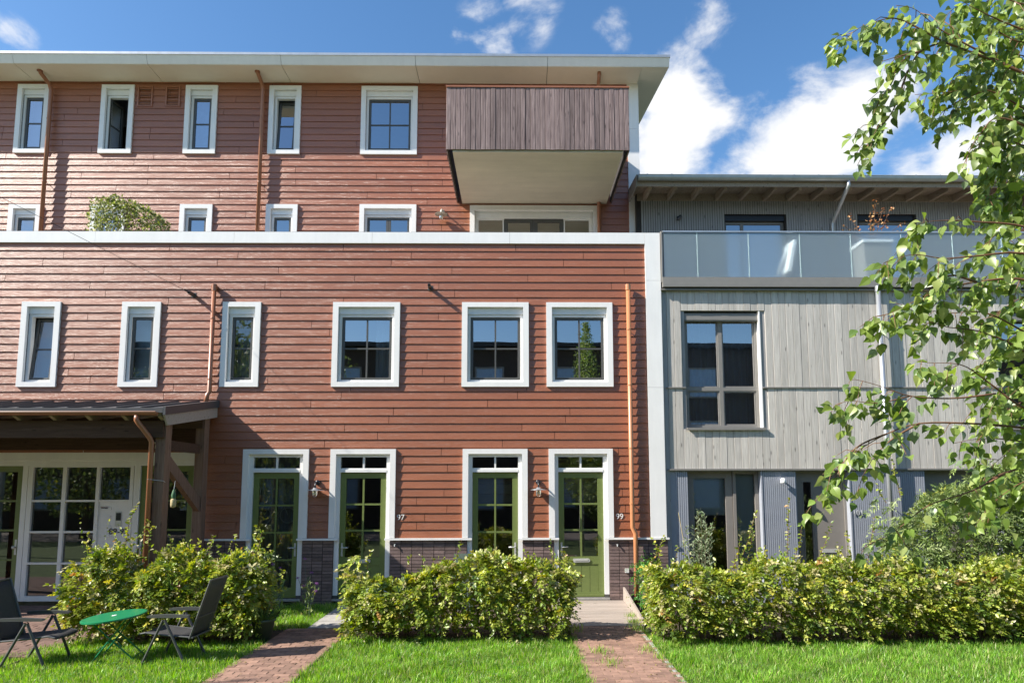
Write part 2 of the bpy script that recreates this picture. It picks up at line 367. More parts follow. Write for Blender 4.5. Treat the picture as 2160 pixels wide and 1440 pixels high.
# ------------------------------------------------------------------ mesh helpers
class MB:
    def __init__(s): s.v, s.f = [], []
    def poly(s, vs, fs):
        o = len(s.v); s.v += [tuple(map(float, p)) for p in vs]; s.f += [tuple(i+o for i in f) for f in fs]; return s
    def box(s, x0, x1, y0, y1, z0, z1):
        if x0 > x1: x0, x1 = x1, x0
        if y0 > y1: y0, y1 = y1, y0
        if z0 > z1: z0, z1 = z1, z0
        return s.poly([(x0, y0, z0), (x1, y0, z0), (x1, y1, z0), (x0, y1, z0), (x0, y0, z1), (x1, y0, z1), (x1, y1, z1), (x0, y1, z1)],
                      [(0, 3, 2, 1), (4, 5, 6, 7), (0, 1, 5, 4), (1, 2, 6, 5), (2, 3, 7, 6), (3, 0, 4, 7)])
    def frame(s, x0, x1, z0, z1, y0, y1, wl, wr=None, wt=None, wb=None):
        wr = wl if wr is None else wr; wt = wl if wt is None else wt; wb = wt if wb is None else wb
        s.box(x0, x0+wl, y0, y1, z0, z1); s.box(x1-wr, x1, y0, y1, z0, z1)
        s.box(x0+wl, x1-wr, y0, y1, z1-wt, z1)
        if wb: s.box(x0+wl, x1-wr, y0, y1, z0, z0+wb)
        return s
    def prism(s, pts, axis, a, b):
        """pts: outline in the two other axes; extruded from a to b along axis 'X','Y','Z'"""
        def mk(p, q):
            if axis == 'X': return (q, p[0], p[1])
            if axis == 'Y': return (p[0], q, p[1])
            return (p[0], p[1], q)
        n = len(pts)
        vs = [mk(p, a) for p in pts] + [mk(p, b) for p in pts]
        fs = [tuple(range(n)), tuple(range(2*n-1, n-1, -1))] + [(i, i+n, (i+1) % n+n, (i+1) % n) for i in range(n)]
        return s.poly(vs, fs)
    def tube(s, pts, r, n=10, caps=True):
        pts = [Vector(p) for p in pts]; rs = r if isinstance(r, (list, tuple)) else [r]*len(pts)
        rings = []; nrm = None
        for i, p in enumerate(pts):
            d = (pts[min(i+1, len(pts)-1)]-pts[max(i-1, 0)]).normalized()
            if nrm is None:
                nrm = d.cross(Vector((0, 0, 1)) if abs(d.z) < .9 else Vector((1, 0, 0))).normalized()
            else:
                nrm = (nrm-d*nrm.dot(d)).normalized()
            bn = d.cross(nrm)
            rings.append([p+(nrm*math.cos(2*math.pi*k/n)+bn*math.sin(2*math.pi*k/n))*rs[i] for k in range(n)])
        vs = [q for R_ in rings for q in R_]; fs = []
        for i in range(len(rings)-1):
            for k in range(n): fs.append((i*n+k, i*n+(k+1) % n, (i+1)*n+(k+1) % n, (i+1)*n+k))
        if caps: fs += [tuple(range(n-1, -1, -1)), tuple(range((len(rings)-1)*n, len(rings)*n))]
        return s.poly(vs, fs)
    def lathe(s, prof, c=(0, 0, 0), n=20, axis='Z'):
        vs, fs = [], []
        for (r, h) in prof:
            for k in range(n):
                a = 2*math.pi*k/n; q = (r*math.cos(a), r*math.sin(a), h)
                if axis == 'Y': q = (q[0], q[2], q[1])
                vs.append((q[0]+c[0], q[1]+c[1], q[2]+c[2]))
        for i in range(len(prof)-1):
            for k in range(n): fs.append((i*n+k, i*n+(k+1) % n, (i+1)*n+(k+1) % n, (i+1)*n+k))
        return s.poly(vs, fs)
    def build(s, name, m, parent=None, smooth=False):
        me = bpy.data.meshes.new(name); me.from_pydata(s.v, [], s.f); me.validate(); me.update()
        if smooth: me.polygons.foreach_set('use_smooth', [True]*len(me.polygons))
        me.materials.append(MATS[m]); return link(name, me, parent)
def link(name, data, parent=None):
    o = bpy.data.objects.new(name, data); COL.objects.link(o)
    if parent is not None:
        o.parent = parent
        if parent.get('_w'): o.matrix_parent_inverse = Matrix.Translation(parent.location).inverted()
    return o
def tag(o, label=None, cat=None, group=None, kind=None):
    if label: o['label'] = label
    if cat: o['category'] = cat
    if group: o['group'] = group
    if kind: o['kind'] = kind
    return o
def thing(name, label, cat, loc=(0, 0, 0), group=None, world=True, rz=0.):
    """Empty at the base of a thing; world=True: its parts are given in world coordinates"""
    o = bpy.data.objects.new(name, None); COL.objects.link(o); o.location = loc; o.rotation_euler.z = rz
    o.empty_display_size = .2
    if world: o['_w'] = 1
    return tag(o, label, cat, group)
def text(name, body, size, loc, m, parent=None, ext=.006, align='LEFT'):
    c = bpy.data.curves.new(name, 'FONT'); c.body = body; c.size = size; c.extrude = ext; c.align_x = align
    tmp = bpy.data.objects.new('tmp', c); COL.objects.link(tmp)
    me = bpy.data.meshes.new_from_object(tmp); bpy.data.objects.remove(tmp); bpy.data.curves.remove(c)
    v = np.empty(len(me.vertices)*3); me.vertices.foreach_get('co', v); v = v.reshape(-1, 3)
    w = np.stack([v[:, 0]+loc[0], loc[1]-v[:, 2], v[:, 1]+loc[2]], 1)
    me.vertices.foreach_set('co', w.ravel()); me.update(); me.materials.clear(); me.materials.append(MATS[m])
    return link(name, me, parent)

# leaves: template (k,3) in (along, across, normal), faces; instanced at n places into ONE mesh
LEAF6 = (np.array([[0, 0, 0], [.28, -.27, .07], [.68, -.24, .05], [1, 0, -.06], [.68, .24, .05], [.28, .27, .07]]), [(0, 1, 2, 3), (0, 3, 4, 5)])
LEAFN = (np.array([[0, 0, 0], [.45, -.12, .03], [1, 0, -.05], [.45, .12, .03]]), [(0, 1, 2), (0, 2, 3)])
def scatter_mesh(name, tmpl, pos, along, nrm, size, cols, m, parent=None):
    tv, tf = tmpl; k = len(tv); n = len(pos)
    along = along/np.linalg.norm(along, axis=1, keepdims=True)
    across = np.cross(nrm, along); across /= np.linalg.norm(across, axis=1, keepdims=True)+1e-9
    nn = np.cross(along, across)
    sz = np.asarray(size).reshape(-1, 1, 1)
    v = pos[:, None, :]+sz*(tv[None, :, 0:1]*along[:, None, :]+tv[None, :, 1:2]*across[:, None, :]+tv[None, :, 2:3]*nn[:, None, :])
    v = v.reshape(-1, 3)
    idx = []; starts = []; tot = []; st = 0
    base = np.arange(n)*k
    # all faces of one leaf, repeated
    flat = np.concatenate([np.array(f) for f in tf]); lens = np.array([len(f) for f in tf])
    loops = (base[:, None]+flat[None, :]).ravel()
    lt = np.tile(lens, n); ls = np.concatenate([[0], np.cumsum(lt)[:-1]])
    me = bpy.data.meshes.new(name)
    me.vertices.add(len(v)); me.vertices.foreach_set('co', v.astype(np.float32).ravel())
    me.loops.add(len(loops)); me.loops.foreach_set('vertex_index', loops.astype(np.int32))
    me.polygons.add(len(lt)); me.polygons.foreach_set('loop_start', ls.astype(np.int32)); me.polygons.foreach_set('loop_total', lt.astype(np.int32))
    me.update(calc_edges=True)
    at = me.attributes.new('col', 'FLOAT_COLOR', 'POINT')
    c4 = np.ones((n, k, 4), np.float32); c4[:, :, :3] = np.asarray(cols)[:, None, :]
    at.data.foreach_set('color', c4.ravel())
    me.materials.append(MATS[m])
    return link(name, me, parent)
def unit(n):
    v = rng.normal(size=(n, 3)); return v/np.linalg.norm(v, axis=1, keepdims=True)
def palette(n, cols, w, jit=.18):
    c = np.array(cols)[rng.choice(len(cols), n, p=np.array(w)/np.sum(w))]
    return c*(1+rng.normal(size=(n, 1))*jit).clip(.5, 1.6)
#@@PART2
# ------------------------------------------------------------------ ground and paving
SLOPE = 0.
def sheet(name, pts, z, m, kind='structure', h=None):
    mb = MB()
    if h is None: mb.poly([(x, y, z) for x, y in pts], [tuple(range(len(pts)))])
    else: mb.prism(pts, 'Z', z-h, z)
    return tag(mb.build(name, m), kind=kind)
tag(sheet('ground', [(-300, -300), (300, -300), (300, 300), (-300, 300)], -.03, 'turf'), 'garden ground under lawn and hedges')
sheet('street', [(-60, -21.5), (60, -21.5), (60, -15.5), (-60, -15.5)], -.02, 'asphalt')
sheet('garden_soil', [(-6.8, -3.35), (-3.72, -3.35), (-3.72, -.02), (-6.8, -.02)], -.006, 'soil')
sheet('planting_bed', [(-2.62, -3.12), (.90, -3.12), (.90, -.02), (-2.62, -.02)], -.006, 'soil')
sheet('flower_bed', [(2.2, -3.45), (12, -3.45), (12, -.02), (2.2, -.02)], -.006, 'soil')

def paving(name, x0, x1, y0, y1, label, seed, bl=.212, bw=.106, z=.03, near=-5.6, m='path_brick'):
    r = random.Random(seed)
    base = MB().box(x0-.01, x1+.01, y0, y1, -.02, z-.005).build(name, 'path_joint')
    tag(base, label, kind='structure')
    mesh = []
    for k in range(4):
        a, b_, c = (bl-.005)/2, (bw-.005)/2, .004
        bb = MB(); o = r.uniform(-.001, .001)
        bb.poly([(-a, -b_, -.03), (a, -b_, -.03), (a, b_, -.03), (-a, b_, -.03), (-a, -b_, -c), (a, -b_, -c), (a, b_, -c), (-a, b_, -c),
                 (-a+c, -b_+c, o), (a-c, -b_+c, -o), (a-c, b_-c, o), (-a+c, b_-c, 0)],
                [(0, 1, 5, 4), (1, 2, 6, 5), (2, 3, 7, 6), (3, 0, 4, 7), (4, 5, 9, 8), (5, 6, 10, 9), (6, 7, 11, 10), (7, 4, 8, 11), (8, 9, 10, 11)])
        me = bpy.data.meshes.new('brick'); me.from_pydata(bb.v, [], bb.f); me.materials.append(MATS[m]); mesh.append(me)
    half = bpy.data.meshes.new('brick'); hb = MB().box(-bl/4+.0025, bl/4-.0025, -(bw-.005)/2, (bw-.005)/2, -.03, 0); half.from_pydata(hb.v, [], hb.f); half.materials.append(MATS[m])
    y = y1-bw/2; row = 0; far = MB()
    while y > y0+bw/2-.02:
        x = x0+(0 if row % 2 == 0 else -bl/2)
        while x < x1-.02:
            cx = x+bl/2; hm = False; w = bl
            if x < x0-.01: cx, hm = x0+bl/4, True
            elif x+bl > x1+.03: cx, hm = x+bl/4, True
            dz = r.uniform(-.003, .003)
            if y > near and x > -8.3:
                o = link('brick', half if hm else r.choice(mesh), base)
                o.location = (cx, y, z+dz); o.rotation_euler = (r.uniform(-.006, .006), r.uniform(-.006, .006), r.uniform(-.008, .008))
            else:
                hw = bl/4 if hm else bl/2
                far.box(cx-hw+.004, cx+hw-.004, y-bw/2+.004, y+bw/2-.004, 0, z+dz)
            x += bl
        y -= bw; row += 1
    if far.v: tag(far.build('brick_rows', m, base), kind='stuff')
    return base
paving('brick_path', -3.73, -2.67, -9, -2.28, 'red brick garden path leading to the door numbered 97', 1)
paving('brick_path', .88, 1.97, -9, -2.19, 'red brick garden path leading to the wooden ramp', 2)
ter = paving('brick_terrace', -14.0, -6.55, -4.0, -.05, 'red brick terrace under the entrance canopy', 3, bl=.24, bw=.12, near=-4.2, m='shaded_terrace_brick')

slabs = MB().box(-3.42, -2.20, -2.27, -.06, -.02, .02).build('slab_path', 'path_joint'); tag(slabs, 'grey concrete slab path at the door numbered 97', kind='structure')
for i in range(4):
    for j in range(2):
        o = MB().box(-3.41+.605*j, -2.81+.605*j-.012, -2.265+.55*i, -2.265+.55*(i+1)-.012, 0, .034+.002*((i+j) % 2)).build('slab', 'concrete_slab', slabs)
kerb = MB().box(1.985, 2.035, -9, -2.25, -.05, .028).build('kerb_edging', 'concrete_slab'); tag(kerb, 'grey concrete edging beside the right brick path', kind='structure')

# ------------------------------------------------------------------ red house
H = thing('terraced_house', 'long red-brown weatherboarded house with white trim and four green doors', 'house', (-4, 3, 0))
T = .115
def rect(tl, tr, bl, br, Y):
    a, b_, c, d = P(*tl, Y), P(*tr, Y), P(*bl, Y), P(*br, Y)
    return [(a[0]+c[0])/2, (b_[0]+d[0])/2, (c[1]+d[1])/2, (a[1]+b_[1])/2]
YL, YU = 0.0, 2.2
tl = -.066
LOW = [rect((46.7, 637), (127.7, 637), (31.7, 815.7), (115.7, 815.7), tl), rect((258, 637), (339, 637), (246.7, 815.7), (330, 815.7), tl),
       rect((470, 636.7), (550, 637), (462, 815), (544, 815), tl), rect((702.5, 636), (844, 636), (697.8, 815), (841, 815), tl),
       rect((974.8, 636), (1115, 636), (973, 815), (1115.5, 815), tl), rect((1152.5, 637), (1291, 637), (1153, 815), (1294.7, 815), tl)]
zt = sum(r[3] for r in LOW)/6; zb = sum(r[2] for r in LOW)/6
for r in LOW: r[2], r[3] = zb, zt
tu = YU-.066
UPP = [rect((38, 179), (104, 179), (26, 322), (95, 322), tu), rect((215, 179), (282.7, 179), (205, 323), (275.7, 323), tu),
       rect((392.7, 179), (459, 179), (384, 323), (453, 323), tu), rect((569, 180), (635.7, 180), (562.7, 324), (631, 324), tu),
       rect((763, 180.7), (881, 180.7), (759, 325), (879, 325), tu)]
zt = sum(r[3] for r in UPP)/5; zb = sum(r[2] for r in UPP)/5
for r in UPP: r[2], r[3] = zb, zt
TER = []
for a, b_, yy in ((16, 84, 430.7), (190, 262, 430.5), (378, 446.7, 430), (560, 626.7, 430), (757.7, 877.7, 431)):
    p, q = P(a, yy+28, tu), P(b_, yy+28, tu); TER.append([p[0], q[0], P(a, 430.5, tu)[1]-1.78, P(a, 430.5, tu)[1]])
SLD = [P(991, 460, tu)[0], P(1261, 460, tu)[0], 6.66, P(1120, 433, tu)[1]]
DZ = P(900, 946.5, tl)[1]
DOORS = []
for a, b_, c, d in ((513, 651, 505, 646.7), (696, 834.6, 693, 832), (976, 1112.5, 974.5, 1113.5), (1158, 1293, 1158, 1295)):
    p, q, r1, r2 = P(a, 947, tl), P(b_, 947, tl), P(c, 1134, tl), P(d, 1134, tl)
    DOORS.append([(p[0]+r1[0])/2, (q[0]+r2[0])/2, .14, DZ])
BAND = 1.30                        # top of brick plinth
XL, XR = -19.0, P(1362, 600, tl)[0]
XO = P(1394, 600, tl)[0]           # outer edge of the white corner board
ZP0, ZP1 = P(700, 512.5, -.06)[1], P(700, 489.5, -.06)[1]
STORE = [XL+.2, P(420, 1000, .0)[0], .10, P(200, 950, 0)[1]]

def core_wall(name, x0, x1, z0, z1, holes, y0, y1, m='core', parent=H):
    xs = sorted({x0, x1, *[h[i] for h in holes for i in (0, 1)]}); zs = sorted({z0, z1, *[h[i] for h in holes for i in (2, 3)]})
    xs = [x for x in xs if x0 <= x <= x1]; zs = [z for z in zs if z0 <= z <= z1]
    mb = MB()
    for a, b_ in zip(zs[:-1], zs[1:]):
        run = None
        for c, d in zip(xs[:-1], xs[1:]):
            mid = ((c+d)/2, (a+b_)/2)
            solid = not any(h[0] < mid[0] < h[1] and h[2] < mid[1] < h[3] for h in holes)
            if solid: run = (run[0], d) if run else (c, d)
            if run and (not solid or d == xs[-1]):
                mb.box(run[0], run[1], y0, y1, a, b_); run = None
    return mb.build(name, m, parent)
ins = lambda r, t=T, b_=.10: (r[0]+t, r[1]-t, r[2]+b_, r[3]-b_)
lw = core_wall('lower_wall', XL, XO-.02, .0, ZP1-.02, [ins(r) for r in LOW]+[(d[0]+T-.02, d[1]-T+.02, -.1, d[3]-.09) for d in DOORS]+[(STORE[0], STORE[1], .0, STORE[3]-.05)], .0, .28)
uw = core_wall('upper_wall', XL, XO-.02, 6.6, 12.46, [ins(r) for r in UPP+TER]+[(SLD[0]+T, SLD[1]-T, 6.62, SLD[3]-.1)], YU, YU+.28)

# weatherboards: every board its own piece
EXP = .1642
def boards_for(x0, x1, z0, z1, Y, rects, seed):
    r = random.Random(seed); specs = []; k = 0; z = z0
    while z < z1-.01:
        zt_ = min(z+EXP, z1)
        cuts = [x0]; x = x0+r.uniform(.4, 3.4)
        while x < x1-.35: cuts.append(x); x += 3.6
        cuts.append(x1)
        for a, b_ in zip(cuts[:-1], cuts[1:]):
            # split by openings
            segs = [(a+.005, b_-.005, z, zt_)]
            for (rx0, rx1, rz0, rz1) in rects:
                hx0, hx1, hz0, hz1 = rx0+.04, rx1-.04, rz0+.04, rz1-.04
                new = []
                for (s0, s1, sz0, sz1) in segs:
                    if s1 <= hx0 or s0 >= hx1 or sz1 <= hz0 or sz0 >= hz1: new.append((s0, s1, sz0, sz1)); continue
                    if s0 < hx0: new.append((s0, hx0, sz0, sz1))
                    if s1 > hx1: new.append((hx1, s1, sz0, sz1))
                    m0, m1 = max(s0, hx0), min(s1, hx1)
                    if sz1 > hz1+.045: new.append((m0, m1, hz1, sz1))
                    if sz0 < hz0-.045: new.append((m0, m1, sz0, hz0))
                segs = new
            specs += [(s0, s1, sz0, sz1, z, Y) for (s0, s1, sz0, sz1) in segs if s1-s0 > .03]
        z += EXP
    return specs
def board_mb(mb, sp):
    x0, x1, a, b_, z, Y = sp
    fy = lambda q: Y-.032+.017*(q-z)/EXP
    top = b_+.02 if b_ > z+EXP-.01 else b_
    y0, y1 = fy(a), fy(top)
    # slightly eased lower edge
    return mb.prism([(y0+.011, a), (y0+.0015, a), (y0, a+.003), (y1, top), (y1+.011, top)], 'X', x0, x1)
low_specs = boards_for(XL, XR, BAND+.008, ZP0, 0., LOW+[[d[0], d[1], BAND, d[3]] for d in DOORS]+[[STORE[0]-1, STORE[1], -1, STORE[3]]], 5)
upp_specs = boards_for(XL, P(1326.7, 300, tu)[0], 6.72, 12.34, YU, UPP+TER+[SLD], 6)
vis = []
for sp, w in [(s, lw) for s in low_specs]+[(s, uw) for s in upp_specs]:
    L_ = max(0, min(sp[1], XR)-max(sp[0], -11.0)); vis.append((L_*(sp[3]-sp[2])*(0.5 if sp[5] > 1 and sp[2] < 7.3 else 1), sp, w))
vis.sort(key=lambda q: -q[0])
rest = {id(lw): MB(), id(uw): MB()}
for i, (a, sp, w) in enumerate(vis):
    if i < 300: board_mb(MB(), sp).build('board', 'weatherboard', w)
    else: board_mb(rest[id(w)], sp)
for w in (lw, uw):
    if rest[id(w)].v: tag(rest[id(w)].build('board_offcuts', 'weatherboard', w), kind='stuff')

def sash_unit(parent, x0, x1, z0, z1, Y, cols, rows, pane_m='window_glass', fm='sash_grey', w=.055, mun=.032, name='sash', tilt=0., swing=0., d0=.045):
    mb = MB().frame(x0, x1, z0, z1, Y+d0, Y+d0+.05, w)
    gx0, gx1, gz0, gz1 = x0+w, x1-w, z0+w, z1-w
    for c in range(1, cols):
        xc = gx0+(gx1-gx0)*c/cols; mb.box(xc-mun/2, xc+mun/2, Y+d0+.006, Y+d0+.042, gz0, gz1)
    for r in range(1, rows):
        zc = gz0+(gz1-gz0)*r/rows
        for c in range(cols):
            a = gx0+(gx1-gx0)*c/cols+(mun/2 if c else 0); b_ = gx0+(gx1-gx0)*(c+1)/cols-(mun/2 if c < cols-1 else 0)
            mb.box(a, b_, Y+d0+.008, Y+d0+.040, zc-mun/2, zc+mun/2)
    objs = [(name, mb, fm)]
    for c in range(cols):
        for r in range(rows):
            a = gx0+(gx1-gx0)*c/cols+(mun/2 if c else 0); b_ = gx0+(gx1-gx0)*(c+1)/cols-(mun/2 if c < cols-1 else 0)
            e = gz0+(gz1-gz0)*r/rows+(mun/2 if r else 0); g = gz0+(gz1-gz0)*(r+1)/rows-(mun/2 if r < rows-1 else 0)
            q = MB(); yy = Y+d0+.022
            q.poly([(a, yy, e), (b_, yy, e), (b_, yy, g), (a, yy, g)], [(0, 1, 2, 3)]); objs.append(('pane', q, pane_m))
    for nm, q, mm in objs:
        if tilt or swing:
            M = Matrix.Translation((x0, Y+d0, z0)) @ (Matrix.Rotation(-tilt, 4, 'X') if tilt else Matrix.Rotation(swing, 4, 'Z')) @ Matrix.Translation((-x0, -Y-d0, -z0))
            q.v = [tuple(M @ Vector(p)) for p in q.v]
        q.build(nm, mm, parent)
def window(r, Y, cols, rows, tilt=0., swing=0., label=None, casements=1, pane_m='window_glass'):
    x0, x1, z0, z1 = r
    win = MB().frame(x0, x1, z0, z1, Y-.066, Y+.02, T, T, .10, .10).build('window', 'trim_white', H)
    if label: win['label'] = label
    i0, i1, j0, j1 = ins(r)
    MB().box(i0, i1, Y+.004, Y+.10, j1-.135, j1).box(i0+.005, i1-.005, Y-.004, Y+.004, j1-.142, j1-.122).build('shutter_box', 'trim_white', win)
    fr = MB().frame(i0, i1, j0, j1-.142, Y+.018, Y+.12, .058, .058, .055, .05)
    fr.box(i0+.01, i1-.01, Y-.005, Y+.018, j0, j0+.018)
    fr.build('frame', 'trim_white', win)
    a, b_, c, d = i0+.058, i1-.058, j0+.05, j1-.142-.055
    if casements == 2:
        mid = (a+b_)/2
        sash_unit(win, a, mid-.002, c, d, Y, 1, 1); sash_unit(win, mid+.002, b_, c, d, Y, 1, 1)
    else: sash_unit(win, a, b_, c, d, Y, cols, rows, tilt=tilt, swing=swing, pane_m=pane_m)
    return win
window(LOW[0], YL, 1, 2, tilt=math.radians(5.5), pane_m='curtain_glass', label='narrow window tilted open at the top')
window(LOW[1], YL, 1, 2, pane_m='curtain_glass'); window(LOW[2], YL, 1, 2, pane_m='curtain_glass')
for r in LOW[3:]: window(r, YL, 2, 2)
window(UPP[0], YU, 1, 2); window(UPP[1], YU, 1, 2, swing=math.radians(80), label='narrow window swung open inwards')
window(UPP[2], YU, 1, 2); window(UPP[3], YU, 1, 2, tilt=math.radians(6), label='narrow window tilted open at the top')
window(UPP[4], YU, 2, 2)
for i, r in enumerate(TER): window(r, YU, 1, 2, casements=2 if i == 4 else 1)
# sliding terrace door under the balcony
x0, x1, z0, z1 = SLD
sl = MB().frame(x0, x1, z0, z1, YU-.066, YU+.02, T, T, .12, 0).build('terrace_door', 'trim_white', H)
MB().frame(x0+T, x1-T, z0, z1-.12, YU+.02, YU+.14, .06, .06, .06, .05).box(x0+T+.06, x1-T-.06, YU+.0, YU+.1, z1-.30, z1-.18).build('frame', 'trim_white', sl)
a, b_ = x0+T+.06, x1-T-.06; w_ = b_-a
sash_unit(sl, a, a+w_*.235, z0+.05, z1-.30, YU, 1, 1, fm='trim_white', w=.03); sash_unit(sl, b_-w_*.235, b_, z0+.05, z1-.30, YU, 1, 1, fm='trim_white', w=.03)
sash_unit(sl, a+w_*.24, a+w_*.5, z0+.05, z1-.30, YU, 1, 1, w=.09); sash_unit(sl, a+w_*.5+.004, b_-w_*.24, z0+.05, z1-.30, YU, 1, 1, w=.09)

# doors
ZLEAF = P(1228, 995, .05)[1]
def door(r, kind, hinge, label):
    x0, x1, z0, z1 = r
    fr = MB()
    fr.box(x0, x0+T, -.066, .02, BAND+.012, z1); fr.box(x1-T, x1, -.066, .02, BAND+.012, z1); fr.box(x0+T, x1-T, -.066, .02, z1-.10, z1)
    df = fr.build('door_frame', 'trim_white', H)
    i0, i1, j1 = x0+T, x1-T, z1-.10
    jm = MB(); jw = .078
    jm.box(i0-.015, i0+jw, .0, .12, .19, j1); jm.box(i1-jw, i1+.015, .0, .12, .19, j1); jm.box(i0+jw, i1-jw, .0, .12, j1-.06, j1)
    jm.box(i0+jw, i1-jw, -.008, .12, ZLEAF+.002, ZLEAF+.055); jm.box(i0+jw, i1-jw, .01, .1, ZLEAF+.055, ZLEAF+.085)
    mid = (i0+i1)/2; jm.box(mid-.017, mid+.017, .01, .09, ZLEAF+.085, j1-.06)
    jm.build('jamb', 'trim_white', df)
    MB().box(i0-.015, i0+jw, .002, .12, .10, .19).box(i1-jw, i1+.015, .002, .12, .10, .19).build('jamb_foot', 'sash_grey', df)
    MB().box(i0-.02, i1+.02, -.04, .14, .085, .125).build('threshold', 'concrete_slab', df)
    for a, b_ in ((i0+jw, mid-.017), (mid+.017, i1-jw)):
        MB().poly([(a, .05, ZLEAF+.085), (b_, .05, ZLEAF+.085), (b_, .05, j1-.06), (a, .05, j1-.06)], [(0, 1, 2, 3)]).build('transom_pane', 'door_glass', df)
    a, b_, c, d = i0+jw+.004, i1-jw-.004, .135, ZLEAF-.004
    st = .112; Yd = .045; mun = .036
    rows = 3 if kind == 'panel' else 4
    gb = d-1.685 if kind == 'panel' else c+.20
    gt = d-.115; g0, g1 = a+st, b_-st
    lf = MB().box(a, g0, Yd, Yd+.05, c, d).box(g1, b_, Yd, Yd+.05, c, d).box(g0, g1, Yd, Yd+.05, gt, d)
    lf.box(a+.002, b_-.002, Yd-.022, Yd, c+.01, c+.055)
    xm = (g0+g1)/2
    lf.box(xm-mun/2, xm+mun/2, Yd+.004, Yd+.046, gb, gt)
    for k in range(1, rows):
        zc = gb+(gt-gb)*k/rows
        lf.box(g0, xm-mun/2, Yd+.006, Yd+.044, zc-mun/2, zc+mun/2); lf.box(xm+mun/2, g1, Yd+.006, Yd+.044, zc-mun/2, zc+mun/2)
    if kind == 'panel':
        lf.box(g0, g1, Yd, Yd+.05, d-1.84, gb); lf.box(g0, g1, Yd, Yd+.05, c, d-2.39)
    else: lf.box(g0, g1, Yd, Yd+.05, c, gb)
    leaf = lf.build('door', 'door_green', H); leaf['label'] = label
    for k in range(rows):
        for s0, s1 in ((g0, xm-mun/2), (xm+mun/2, g1)):
            e = gb+(gt-gb)*k/rows+(mun/2 if k else 0); g = gb+(gt-gb)*(k+1)/rows-(mun/2 if k < rows-1 else 0)
            MB().poly([(s0, Yd+.025, e), (s1, Yd+.025, e), (s1, Yd+.025, g), (s0, Yd+.025, g)], [(0, 1, 2, 3)]).build('pane', 'door_glass', leaf)
    if kind == 'panel':
        pw = (g1-g0)/4
        for k in range(4): MB().box(g0+pw*k+.004, g0+pw*(k+1)-.004, Yd+.014, Yd+.04, d-2.39, d-1.84).build('panel_board', 'door_green', leaf)
        MB().box(g0-.001, g1+.001, Yd+.022, Yd+.038, d-2.39, d-1.84).build('panel_back', 'door_green', leaf)
        sm = MB(); zc = (gb+d-1.84)/2
        pts = []
        for k in range(16):
            an = math.pi*2*k/16; cx = .135 if math.cos(an) > 0 else -.135
            pts.append((xm+cx+.038*math.cos(an), zc+.038*math.sin(an)))
        sm.prism(pts, 'Y', Yd-.016, Yd); sm.build('letter_slot', 'steel', leaf)
        sm2 = MB().box(xm-.13, xm+.13, Yd-.022, Yd-.016, zc-.012, zc+.022).build('letter_flap', 'steel', leaf)
    hx = b_-.055 if hinge == 'L' else a+.055; sgn = -1 if hinge == 'L' else 1
    hz = 1.12
    MB().box(hx-.018, hx+.018, Yd-.008, Yd, hz-.17, hz+.09).build('lock_plate', 'steel', leaf)
    MB().tube([(hx, Yd-.006, hz), (hx, Yd-.055, hz), (hx+sgn*.015, Yd-.062, hz), (hx+sgn*.13, Yd-.060, hz)], .011, 8).build('handle', 'steel', leaf, True)
    if kind != 'panel':
        hh = a-.008 if hinge == 'L' else b_+.008
        for zc in (d-.16, d-.36, 1.35, .5): MB().tube([(hh, Yd-.012, zc-.05), (hh, Yd-.012, zc+.05)], .011, 8).build('hinge', 'steel', df)
    return leaf
door(DOORS[0], 'glazed', 'L', 'green fully glazed door with curtain behind the glass')
door(DOORS[1], 'panel', 'R', 'green half glazed front door beside the number 97')
door(DOORS[2], 'glazed', 'L', 'green fully glazed door left of the wall lamp')
door(DOORS[3], 'panel', 'R', 'green half glazed front door beside the number 99 with letter slot')

# brick plinth
SPANS = [(P(438, 1140)[0]-.25, DOORS[0][0]+T-.02), (DOORS[0][1]-T+.02, DOORS[1][0]+T-.02), (DOORS[1][1]-T+.02, DOORS[2][0]+T-.02), (DOORS[2][1]-T+.02, DOORS[3][0]+T-.02), (DOORS[3][1]-T+.02, XO+.03)]
PLN = [MB().box(a+.005, b_-.005, -.012, .01, .0, BAND-.03).build('brick_plinth', 'mortar', H) for a, b_ in SPANS]
BH, BWD = .0655, .206
bmeshes = {}
n_b = 0; over = [MB() for _ in SPANS]
order = [(si, row) for si in (4, 1, 0, 3, 2) for row in range(18, -1, -1)]
for si, row in order:
    a, b_ = SPANS[si]; n = max(1, round((b_-a)/BWD)); w = (b_-a)/n
    z_ = .02+row*BH
    if z_+BH > BAND-.02: continue
    for k in range(n):
        key = round(w, 3)
        if key not in bmeshes:
            q = MB().box(-w/2+.005, w/2-.005, -.02, 0, 0, BH-.010); me = bpy.data.meshes.new('brick'); me.from_pydata(q.v, [], q.f); me.materials.append(MATS['brick_dark']); bmeshes[key] = me
        cx = a+w*(k+.5)
        hidden = (si == 2 and z_ < .62) or (si == 3 and z_ < .62) or (si == 0 and z_ < .7)
        dy = random.uniform(-.0025, .0025)
        if n_b < 298 and not hidden:
            o = link('brick', bmeshes[key], PLN[si]); o.location = (cx, -.008+dy, z_); n_b += 1
        else: over[si].box(cx-w/2+.005, cx+w/2-.005, -.028+dy, -.008+dy, z_, z_+BH-.010)
for si in range(5):
    if over[si].v: tag(over[si].build('brick_rows', 'brick_dark', PLN[si]), kind='stuff')
cp = MB()
for i, (a, b_) in enumerate(SPANS): cp.box(a-(.10 if i else 0), b_+(.10 if i < 4 else .02), -.080, -.028, BAND-.032, BAND+.006)
cp.build('plinth_cap', 'trim_white', H)

